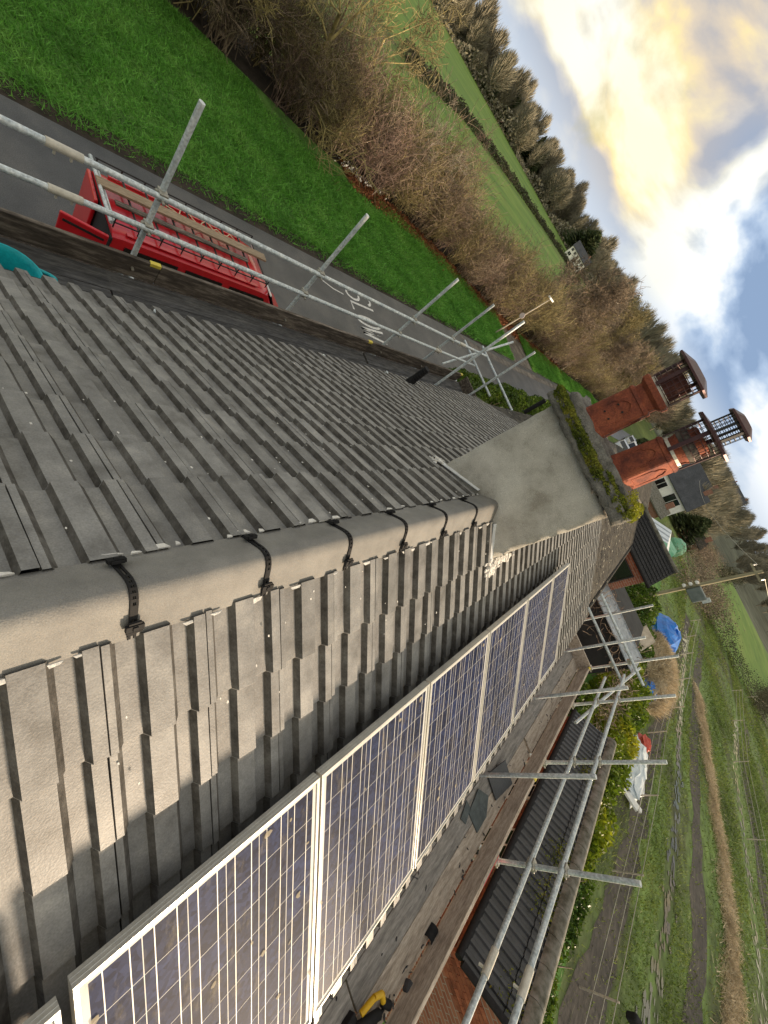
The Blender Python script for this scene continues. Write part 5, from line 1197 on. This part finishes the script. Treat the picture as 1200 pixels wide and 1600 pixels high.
# roadside trees farther on
mid = [tree_mesh(220 + i, 11.0, 0.16, 4, 3, 0.08, 0.58, 0.016) for i in range(3)]
MID = []
for i, S in enumerate(mid):
    V, F = seg_tubes(S, 3); me = fast_mesh('roadside_tree', V, F); me.materials.append(MATS[('twig_brown', 'twig_olive', 'twig_brown')[i]]); MID.append(me)
spots = [(-19.5, 46), (-18.0, 52), (-20.5, 58), (-17.5, 62), (-19.5, 68), (-17.2, 74), (-21, 78), (-16.2, 82), (-19, 88), (-15.5, 92), (-22, 98), (-16.8, 100), (-14.2, 104), (-19.5, 110), (-15, 116), (-24, 66), (-26, 76), (-27, 90), (-30, 104), (-24, 118), (-31, 120), (-13.5, 124), (-18, 132)]
for i, (x, y) in enumerate(spots):
    o = bpy.data.objects.new('roadside_tree', MID[i % 3]); col.objects.link(o); o.location = (x, y, G - 0.05); s = r.uniform(0.75, 1.05); o.scale = (s, s, s * r.uniform(0.85, 1.0)); o.rotation_euler = (0, 0, r.uniform(0, 6.28))
    tag(o, 'bare brown tree among the roadside trees behind the chimney pots', 'tree', 'bare trees along the far road')
# far bare tree: slivers in a dome
def far_tree_mesh(seed, h, n, conifer=False):
    r = np.random.default_rng(seed); u = r.random(n); t = r.random(n) * 2 * math.pi; rad = np.sqrt(r.random(n))
    if conifer: z = h * (0.08 + 0.9 * u); R = h * 0.24 * (1 - u) ** 0.8 * rad + 0.1
    else: z = h * (0.18 + 0.82 * u ** 0.75); R = h * 0.36 * np.sin(np.clip(0.25 + u * 2.75, 0, math.pi)) ** 0.7 * rad * (0.75 + 0.35 * np.sin(3 * t + seed)) 
    C = np.stack([R * np.cos(t), R * np.sin(t), z], 1); d = C.copy(); d[:, 2] = np.abs(z - 0.25 * h) * (0.3 if conifer else 0.9) + 0.3; d += r.normal(size=(n, 3)) * h * 0.05; d /= np.linalg.norm(d, axis=1)[:, None]
    b = np.cross(d, r.normal(size=(n, 3))); b /= np.linalg.norm(b, axis=1)[:, None]; L = h * (0.05 if conifer else 0.075) * (0.6 + r.random((n, 1))); w = h * (0.02 if conifer else 0.0065) * (0.6 + r.random((n, 1)))
    V = np.stack([C - d * L - b * w, C - d * L + b * w, C + d * L], 1).reshape(-1, 3); F = np.arange(3 * n).reshape(n, 3)
    S = np.array([[0, 0, 0, 0, 0, h * 0.55, h * 0.018, h * 0.008]]); V2, F2 = seg_tubes(S, 3); F2 = F2 + len(V)
    F = np.concatenate([F, F2[:, [0, 1, 2]], F2[:, [0, 2, 3]]]); return fast_mesh('far_tree', np.concatenate([V, V2]), F)
FAR = [far_tree_mesh(300 + i, 14.0, 1500) for i in range(4)]
for me in FAR: me.materials.append(MATS['far_twig'])
CON = [far_tree_mesh(310 + i, 14.0, 1600, True) for i in range(2)]
for me in CON: me.materials.append(MATS['evergreen'])
def far_tree(x, y, s, lib=FAR, z=0.0, label=None, group=None, name='far_tree'):
    o = bpy.data.objects.new(name, lib[int(r.integers(len(lib)))]); col.objects.link(o); o.location = (x, y, G - 0.1 + z); o.scale = (s * r.uniform(.9, 1.25), s * r.uniform(.9, 1.25), s); o.rotation_euler = (0, 0, r.uniform(0, 6.28)); tag(o, label, 'tree', group); return o
# ------------------------------------------------------------------ far landscape
def az(a, d): a = math.radians(a); return d * math.sin(a), d * math.cos(a)
def mound(name, a0, a1, d0, d1, h, m, na=40, nd=14, seed=1):
    V = []; F = []
    for i in range(na + 1):
        for j in range(nd + 1):
            u, v = i / na, j / nd; x, y = az(a0 + (a1 - a0) * u, d0 + (d1 - d0) * v)
            e = math.sin(math.pi * min(1, max(0, u))) ** 0.5 * (0.75 + 0.25 * math.sin(u * 9 + seed) * math.sin(u * 4 + 1)); V.append((x, y, G - 0.05 + h * e * (math.sin(min(v, 0.72) / 0.72 * math.pi / 2) ** 1.5)))
    for i in range(na):
        for j in range(nd): a = i * (nd + 1) + j; F.append((a, a + nd + 1, a + nd + 2, a + 1))
    me = bpy.data.meshes.new(name); me.from_pydata(V, [], F); me.update()
    if me.polygons[len(F) // 2].normal.z < 0: me.flip_normals()
    o = link(name, me, m, None, True); o['kind'] = 'structure'; return o
mound('hill', -75, -12, 330, 900, 22, 'far_hill', seed=1)
mound('hill', -14, 60, 200, 700, 22, 'far_hill', seed=3)
sheet('pasture', [(-24.5, 8), (-76, 72), (-86, 150), (-60, 170), (-24, 60), (-22, 40)], G - 0.022, 'lit_field')
sheet('pasture', [(-64, 44), (-360, 230), (-300, 330), (-190, 400), (-120, 380), (-92, 200), (-88, 150), (-79, 82)], G - 0.016, 'lit_field')
sheet('pasture', [(22, 76), (34, 74), (78, 175), (66, 265), (30, 130)], G - 0.012, 'lit_field')
sheet('pasture', [(40, 160), (64, 160), (90, 240), (70, 330), (48, 260)], G - 0.008, 'lit_field')
def far_hedge(line, h, w, n, label, m='far_hedge', seed=1, name='field_hedge', group=None, leaf=0.22):
    q = np.random.default_rng(seed); line = np.array(line, float); seg = np.linalg.norm(np.diff(line, axis=0), axis=1); cum = np.concatenate([[0], np.cumsum(seg)]); t = q.random(n) * cum[-1]
    X = np.interp(t, cum, line[:, 0]) + q.normal(size=n) * w * 0.4; Y = np.interp(t, cum, line[:, 1]) + q.normal(size=n) * w * 0.4
    hh = h * (0.8 + 0.2 * np.sin(t * 0.6) + 0.12 * np.sin(t * 1.7)); Z = q.random(n) ** 0.8 * hh
    C = np.stack([X, Y, Z + G], 1); org = (line[0][0], line[0][1], G); V, F = leaf_quads(C - np.array(org), leaf, q)
    o = link(name, fast_mesh(name, V, F), m); o.location = org; tag(o, label, 'hedge', group); return o
far_hedge([(-60, 48), (-79, 82), (-88, 120), (-91, 155), (-92, 195)], 1.7, 2.0, 14000, 'dark field hedge along the near edge of the bright strip of pasture', seed=1)
far_hedge([(-270, 180), (-200, 235), (-150, 275), (-110, 285)], 2.4, 3.0, 9000, 'hedge along the far edge of the bright pasture below the woodland', seed=2)
far_hedge([(21, 74), (36, 74), (80, 176)], 2.4, 2.5, 36000, 'dark hedge and fence line behind the wet pasture', seed=4, leaf=0.09)
far_hedge([(30, 132), (66, 268), (90, 300)], 3.2, 3.0, 8000, 'dark hedge beyond the second green pasture on the right', seed=5)
far_hedge([(12, 60), (22, 74), (16, 100), (26, 130)], 3.5, 4.0, 34000, 'scrubby brown thicket behind the electricity pole', 'twig_brown', seed=6, leaf=0.085)
def woodland_floor():
    q = np.random.default_rng(94); n = 26000; a = np.radians(q.uniform(-54, -16, n)); d = q.uniform(292, 385, n); hh = 4.5 + 2.5 * np.sin(a * 60) + 2 * np.sin(a * 23)
    C = np.stack([d * np.sin(a), d * np.cos(a), G + q.random(n) * np.clip(hh, 1.5, 9) + np.clip((d - 320) / 18, 0, 9)], 1); V, F = leaf_quads(C, 0.75, q)
    tag(link('woodland_scrub', fast_mesh('woodland_scrub', V, F), 'far_twig'), 'olive-brown scrub filling the far woodland below the bare trees', 'scrub', kind='stuff')
woodland_floor()
r = np.random.default_rng(95)
WL = 'bare tree in the far woodland on the left skyline'; WG = 'bare trees of the far woodland'
for i in range(210):
    a = r.uniform(-53, -17); d = r.uniform(295, 390); x, y = az(a, d); far_tree(x, y, r.uniform(0.55, 1.35) * (1.25 if r.random() < 0.25 else 1), FAR, max(0, (d - 320) / 18.0), WL, WG)
for i in range(26):
    a = r.uniform(-50, -30); d = r.uniform(300, 360); x, y = az(a, d); far_tree(x, y, r.uniform(0.7, 1.2), CON, 0.5, 'dark evergreen among the bare trees of the far woodland', 'evergreens of the far woodland', 'far_conifer')
for i in range(60):
    a = r.uniform(-17, -6); d = r.uniform(130, 220); x, y = az(a, d); far_tree(x, y, r.uniform(0.75, 1.1), FAR, 0, 'bare tree on the skyline around the chimney pots', 'bare skyline trees by the pots')
for i in range(110):
    a = r.uniform(-5, 26); d = r.uniform(150, 330) if a < 8 else r.uniform(230, 380); x, y = az(a, d); far_tree(x, y, r.uniform(0.6, 1.0), FAR, max(0, (d - 210) / 16.0), 'bare tree on the hillside at the right edge', 'bare trees on the right hillside')
for (a, d, s) in ((2.5, 105, 0.55), (4.8, 96, 0.6), (6.2, 118, 0.7), (3.6, 128, 0.85), (1.0, 120, 0.9), (7.6, 108, 0.5), (5.4, 140, 0.8)):
    x, y = az(a, d); far_tree(x, y, s, FAR, 0, 'bare garden tree beside the white house', 'bare trees by the white house')
x, y = az(-26.6, 262); far_tree(x, y, 1.15, CON, 1.5, 'broad dark evergreen beside the distant half-timbered house', None, 'far_conifer').scale = (3.4, 3.4, 1.05)
x, y = az(7.3, 92); far_tree(x, y, 0.38, CON, 0, 'dark evergreen bush in the gardens by the white house', None, 'far_conifer').scale = (1.2, 1.2, 0.38)

def far_house(name, cx, cy, w, d, eave, ridge, rot, wall, roof, label, wins, gable_front=False, base=G):
    """box house with pitched roof; wins = (face, u, z, width, height)"""
    t = empty(name, (cx, cy, base)); t.rotation_euler = (0, 0, rot); tag(t, label, 'house'); o = (0, 0, 0)
    mb = MB(); mb.box(-w / 2, w / 2, -d / 2, d / 2, -0.5, eave)
    if gable_front: mb.prism([(-w / 2, -d / 2, eave), (w / 2, -d / 2, eave), (0, -d / 2, ridge)], (0, d, 0))
    else: mb.prism([(-w / 2, -d / 2, eave), (-w / 2, d / 2, eave), (-w / 2, 0, ridge)], (w, 0, 0))
    mb.build('wall', wall, t)
    mb = MB(); ov = 0.35
    if gable_front:
        for s in (-1, 1): k = (ridge - eave) / (w / 2); mb.prism([(0, -d / 2 - ov, ridge + .05), (0, d / 2 + ov, ridge + .05), (s * (w / 2 + ov), d / 2 + ov, eave - ov * k + .05), (s * (w / 2 + ov), -d / 2 - ov, eave - ov * k + .05)], (0, 0, 0.14))
    else:
        for s in (-1, 1): k = (ridge - eave) / (d / 2); mb.prism([(-w / 2 - ov, 0, ridge + .05), (w / 2 + ov, 0, ridge + .05), (w / 2 + ov, s * (d / 2 + ov), eave - ov * k + .05), (-w / 2 - ov, s * (d / 2 + ov), eave - ov * k + .05)], (0, 0, 0.14))
    rf = mb.build('roof', roof, t)
    mb = MB(); mb.box(w * 0.28, w * 0.28 + 0.7, -0.35, 0.35, eave, ridge + 1.0); mb.build('chimney', 'brick_wall', rf)
    for (u, z, ww, hh) in wins:
        mb = MB(); mb.box(u - ww / 2, u + ww / 2, -d / 2 - 0.06, -d / 2 + 0.02, z, z + hh); wf = mb.build('window', 'upvc', t)
        mb = MB(); mb.box(u - ww / 2 + .08, u - 0.04, -d / 2 - 0.08, -d / 2 - 0.05, z + .08, z + hh - .08); mb.box(u + 0.04, u + ww / 2 - .08, -d / 2 - 0.08, -d / 2 - 0.05, z + .08, z + hh - .08); mb.build('pane', 'dark_glass', wf)
    return t
h1 = far_house('white_house', 3.9, 83, 7.0, 6.0, 3.5, 6.4, 0.03, 'white_paint', 'slate_roof', 'white rendered house with dark slate roof beside the garden-side chimney pot', [(1.4, 1.1, 2.2, 1.9), (-1.8, 1.1, 1.6, 1.6)])
far_house('white_house', -1.5, 92, 6.0, 8.0, 5.0, 8.6, 0.0, 'white_paint', 'slate_roof', 'taller white gabled house behind the first white house', [(0, 2.6, 1.4, 1.3)], True)
far_house('blue_roof_house', 4.5, 101, 8.0, 6.0, 4.6, 7.6, 0.1, 'white_paint', 'slate_roof', 'house with blue-grey roof half hidden behind the white houses', [])
hx, hy = az(5.6, 300); far_house('brick_house', hx, hy, 9, 8, 5.2, 8.4, 0.1, 'brick_wall', 'slate_roof', 'red brick house on the right skyline with white windows', [(-2.6, 3.3, 1.4, 1.2), (2.6, 3.3, 1.4, 1.2), (-2.6, .9, 1.6, 1.4), (2.6, .9, 1.6, 1.4)], base=G + 10.5)
hx, hy = az(3.5, 305); far_house('brick_house', hx, hy, 9, 8, 5.2, 8.4, -0.1, 'brick_wall', 'slate_roof', 'red brick house left of the other one on the right skyline', [(-2.6, 3.3, 1.4, 1.2), (2.6, 3.3, 1.4, 1.2), (-2.6, .9, 1.6, 1.4), (2.6, .9, 1.6, 1.4)], base=G + 10.5)
hx, hy = az(-26.0, 250); far_house('timbered_house', hx, hy, 11, 7, 4.6, 7.4, 0.42, 'white_paint', 'slate_roof', 'distant black and white half-timbered house below the woodland', [(-4.2, 2.9, 1.3, 1.2), (-2.1, 2.9, 1.3, 1.2), (0, 2.9, 1.3, 1.2), (2.1, 2.9, 1.3, 1.2), (4.2, 2.9, 1.3, 1.2), (-3.8, .8, 1.8, 1.4), (0, .8, 1.8, 1.5), (3.8, .8, 1.8, 1.4)])
# brick garden building and glasshouse between the wing and the white house
far_house('brick_cottage', 3.4, 66, 4.6, 4.0, 1.2, 2.1, 0.05, 'brick_wall', 'ridge_moss', 'low brick cottage with greyish roof in front of the white house', [])
gh = empty('glasshouse', (6.4, 47, G)); tag(gh, 'long glasshouse with pale translucent roof beyond the black wing roof', 'glasshouse'); go = (6.4, 47, G)
mb = MB(go); mb.box(4.6, 8.2, 43, 51, G, -4.3); mb.build('wall', 'white_sheet', gh)
for s in (-1, 1):
    for k in range(10):
        mb = MB(go); y0_, y1_ = 43 + k * 0.8, 43.74 + k * 0.8; mb.prism([(6.4, y0_, -3.2), (6.4, y1_, -3.2), (6.4 + s * 1.9, y1_, -4.25), (6.4 + s * 1.9, y0_, -4.25)], (0, 0, 0.03)); mb.build('pane', 'white_sheet' if (k + s) % 3 else 'grey_sheet', gh)
mb = MB((8.2, 56, G)); mb.prism([(7.2, 55, G), (10.2, 55, G), (9.8, 56.5, -4.5), (7.6, 56.5, -4.6)], (0, 2.2, 0.2)); tag(mb.build('garden_tent', 'green_sheet'), 'pale green sheeted heap beside the glasshouse', 'tarpaulin')
mb = MB((11, 70, G)); mb.lathe((11, 70, G), [(1.4, 0), (1.35, 1.0), (0.9, 1.7), (0.0, 2.0)], 12); tag(mb.build('garden_tent', 'green_sheet'), 'teal garden tent among the far gardens', 'tent')
far_house('garden_hut', 13.5, 92, 3.6, 3.0, 2.0, 3.2, 0.2, 'brick_wall', 'old_tile', 'small brown garden hut by the far green pasture', [(0.5, .6, .8, .9)])

# cars parked on the road beyond
def car(x, y, rz, m, label, h=1.45, L=4.2, w=1.75):
    t = empty('parked_car', (x, y, G)); t.rotation_euler = (0, 0, rz); tag(t, label, 'car', 'cars parked on the far road'); mb = MB()
    def ring(yy, zt, ww, zb=0.3): return [(-ww, yy, zb), (-ww, yy, zb + (zt - zb) * .55), (-ww * .82, yy, zt), (ww * .82, yy, zt), (ww, yy, zb + (zt - zb) * .55), (ww, yy, zb)]
    mb.loft([ring(-L / 2, .75, w * .44), ring(-L / 2 + .15, .95, w * .5), ring(-L * .3, h * .98, w * .5), ring(L * .08, h, w * .5), ring(L * .27, .98, w * .5), ring(L / 2 - .1, .82, w * .48), ring(L / 2, .6, w * .42)]); mb.build('body', m, t, smooth=True)
    mb = MB(); mb.prism([(-w * .4, -L * .46, 1.0), (w * .4, -L * .46, 1.0), (w * .36, -L * .34, h * .95), (-w * .36, -L * .34, h * .95)], (0, -.03, .02)); mb.build('rear_window', 'dark_glass', t)
    for sx in (-1, 1):
        mb = MB(); mb.prism([(sx * w * .475, -L * .28, .92), (sx * w * .475, L * .2, .92), (sx * w * .43, L * .08, h * .93), (sx * w * .43, -L * .24, h * .93)], (sx * .03, 0, 0)); mb.build('window', 'dark_glass', t)
        for yy in (-L * .31, L * .31):
            mb = MB(); mb.tube((sx * w * .36, yy, .31), (sx * w * .5, yy, .31), .31, 14); mb.build('wheel', 'tyre', t)
    return t
car(-4.9, 66, 0.1, 'car_silver', 'silver car parked behind the gap between the two chimney pots')
car(-4.6, 73, 0.1, 'car_white', 'white van-like car just beyond the silver one', 1.9, 4.8, 1.85)
car(-6.2, 80, 0.12, 'car_silver', 'grey car farther along, third in the gap between the pots')
leafy('roadside_bush', [(-6.6, -4.0, 88, 92, -6.4, -3.6)], 3500, 0.16, 'evergreen', np.random.default_rng(96), 'dark rounded bush at the roadside beyond the parked cars', 'shrub')

# electricity pole with transformer
po = (7.86, 32.0, G); pole = empty('electricity_pole', po); tag(pole, 'wooden electricity pole with grey transformer box behind the hedge', 'pole')
mb = MB(po); mb.tube((7.75, 32, G), (7.88, 32, 1.70), 0.14, 10, 0.10); mb.build('post', 'pole_wood', pole, smooth=True)
mb = MB(po); mb.box(7.30, 8.45, 31.92, 32.08, 1.30, 1.42); mb.build('crossarm', 'pole_wood', pole)
mb = MB(po); mb.box(7.9, 8.75, 31.55, 32.15, -2.25, -1.45); tb = mb.build('transformer', 'grey_box', pole, bevel=0.05)
mb = MB(po); mb.box(8.72, 8.95, 31.7, 32.0, -1.75, -1.3); mb.build('bracket', 'galvanised', tb)
for k in range(3):
    mb = MB(po); mb.lathe((7.62, 31.85, -2.35 + k * 0.36), [(0, 0), (0.11, 0.02), (0.13, 0.11), (0.08, 0.2), (0, 0.22)], 10); mb.build('insulator', 'ceramic', tb, smooth=True)
mb = MB(po)
for x in (7.4, 7.86, 8.35): mb.tube((x, 32, 1.42), (x, 32, 1.60), 0.03, 6)
mb.build('insulator', 'ceramic', pole)
def wire_span(a, b, sag, rad, name, label, n=14):
    a = Vector(a); b = Vector(b); P = [a.lerp(b, k / n) - Vector((0, 0, sag * 4 * (k / n) * (1 - k / n))) for k in range(n + 1)]
    mb = MB(a); mb.path(P, rad, 4); o = mb.build(name, 'wire'); tag(o, label, 'wire'); return o
wire_span((8.35, 32, 1.6), (60, 150, 5.0), 2.0, 0.02, 'overhead_wire', 'overhead wire running from the pole towards the right skyline')
wire_span((7.4, 32, 1.6), (3.9, 80, 0.6), 0.8, 0.025, 'overhead_wire', 'thin overhead wire from the pole towards the white house')
# street lamp at the layby
so = (-14.13, 31.14, G); lamp = empty('street_lamp', so); tag(lamp, 'slim pale street lamp with a round sign beside the layby', 'street lamp')
mb = MB(so); mb.tube(so, (-13.70, 31.14, -1.75), 0.06, 8, 0.045); mb.build('column', 'post_wood', lamp, smooth=True)
mb = MB(so); mb.obox((-13.62, 31.0, -1.65), ((1, -0.4, 0.1), (0.4, 1, 0), (0, 0, 1)), (0.14, 0.26, 0.06)); mb.build('lantern', 'ceramic', lamp, bevel=0.03)
mb = MB(so); mb.tube((-13.90, 31.06, -3.75), (-13.90, 31.02, -3.75), 0.20, 16); mb.build('sign', 'sign_disc', lamp)
mb = MB((-12.4, 55, G)); mb.obox((-15.0, 52.0, -5.2), ((1, 0, 0.1), (0, 1, 0), (-0.1, 0, 1)), (0.05, 0.05, 0.8)); tag(mb.build('marker_post', 'post_wood'), 'small pale marker post at the far hedge foot', 'post')

# pasture fences
def fence(name_label, pts, h, wires, extra_post=None):
    t = empty('wire_fence', (pts[0][0], pts[0][1], G)); tag(t, name_label, 'fence'); org = (pts[0][0], pts[0][1], G)
    for (x, y) in pts: MB(org).tube((x, y, G - 0.1), (x + random.uniform(-.06, .06), y + random.uniform(-.06, .06), G + h), 0.032, 6, 0.028).build('post', 'post_wood', t)
    for z in wires:
        mb = MB(org)
        for a, b in zip(pts[:-1], pts[1:]): mb.tube((a[0], a[1], G + z), (b[0], b[1], G + z), 0.011 if a[1] < 30 else 0.018, 4)
        mb.build('strand', 'wire', t)
fence('pale post and wire fence along the ditch nearest the annexe', [(11.5, 5.4), (11.91, 10.1), (12.31, 14.4), (12.73, 18.95), (12.9, 24.3), (13.6, 31)], 0.98, (0.35, 0.65, 0.93))
fence('second post and wire fence across the middle of the pasture', [(14.4, 30), (15.2, 36), (15.6, 42), (16.2, 48), (17.2, 56)], 1.05, (0.5, 0.95))
fence('post and wire fence beyond the dead grass strip', [(25.0, 20), (25.9, 27), (26.0, 35), (25.4, 43), (26.5, 52), (28, 62)], 1.05, (0.4, 0.7, 0.98))
fence('distant fence with pale posts before the dark hedge', [(22, 73), (25.5, 78), (29.5, 73), (34, 73), (40, 82), (47, 96)], 1.2, (0.6, 1.1))
mb = MB((13.35, 9.9, G)); mb.obox((12.9, 10.6, G + 0.85), ((1, 0.2, 0.1), (0, 1, 0), (-0.1, 0, 1)), (0.16, 0.10, 0.14)); tag(mb.build('bucket', 'black_plastic', bevel=0.05), 'small black bucket hanging by the nearest fence post', 'bucket')

# straw heap, tarpaulins, rubbish
def heap(name, c, rx, ry, h, m, label, cat, seed, n=18, rough=0.16):
    q = np.random.default_rng(seed); mb = MB((c[0], c[1], G)); P = []; F = []; rings = 7
    for k in range(rings + 1):
        v = k / rings; rr_ = math.cos(v * math.pi / 2) ** 0.7
        for i in range(n):
            t = 2 * math.pi * i / n; j = 1 + q.normal() * rough; P.append((c[0] + rx * rr_ * math.cos(t) * j, c[1] + ry * rr_ * math.sin(t) * j, c[2] + h * math.sin(v * math.pi / 2) * (1 + q.normal() * rough * .5)))
    for k in range(rings):
        for i in range(n): F.append((k * n + i, k * n + (i + 1) % n, (k + 1) * n + (i + 1) % n, (k + 1) * n + i))
    F.append(tuple(range(rings * n, rings * n + n))); mb.add(P, F); o = mb.build(name, m); tag(o, label, cat); return o
heap('straw_heap', (12.0, 30.6, G), 1.7, 4.6, 1.15, 'straw', 'tan straw heap between the two blue tarpaulins', 'straw heap', 3)
def straw_bits():
    q = np.random.default_rng(97); n = 9000; t = q.random(n) * 6.28; k = np.sqrt(q.random(n)); X = 12.0 + 1.9 * k * np.cos(t); Y = 30.6 + 5.0 * k * np.sin(t); Z = G + 1.15 * np.sqrt(np.clip(1 - k * k, 0, 1)) - 0.05
    V, F = blades(X, Y, Z, 0.28, 0.03, q, 0.9, (0.3, -0.3)); tag(link('loose_straw', fast_mesh('loose_straw', V, F), 'straw'), 'loose straw stalks over the heap', 'straw', kind='stuff')
straw_bits()
heap('tarpaulin', (12.1, 37.4, G), 1.5, 2.6, 1.35, 'blue_sheet', 'larger crumpled blue tarpaulin beyond the straw heap', 'tarpaulin', 5, 14, 0.12)
heap('tarpaulin', (11.7, 26.6, G), 0.75, 0.9, 0.8, 'blue_sheet', 'small blue tarpaulin at the near end of the straw heap', 'tarpaulin', 6, 12, 0.12)
heap('plastic_sheeting', (12.3, 20.2, G), 0.75, 2.2, 0.45, 'white_sheet', 'crumpled white plastic sheeting by the fence beyond the hedge', 'sheeting', 7, 14, 0.22)
heap('red_bag', (12.55, 22.6, G), 0.35, 0.7, 0.42, 'red_plastic', 'red plastic bag at the far end of the white sheeting', 'bag', 8, 10, 0.18)
for i, (dy, dx) in enumerate(((17.9, 12.2), (18.2, 12.5))):
    mb = MB((dx, dy, G)); mb.obox((dx, dy, G + 0.2), ((1, 0.1 * i, 0.2), (0, 1, 0), (-0.2, 0, 1)), (0.42, 0.10, 0.04)); tag(mb.build('white_plank', 'upvc'), ('white plank at the near end of the plastic sheeting', 'second white plank overlapping the first by the plastic sheeting')[i], 'plank')
bpy.context.view_layer.update()
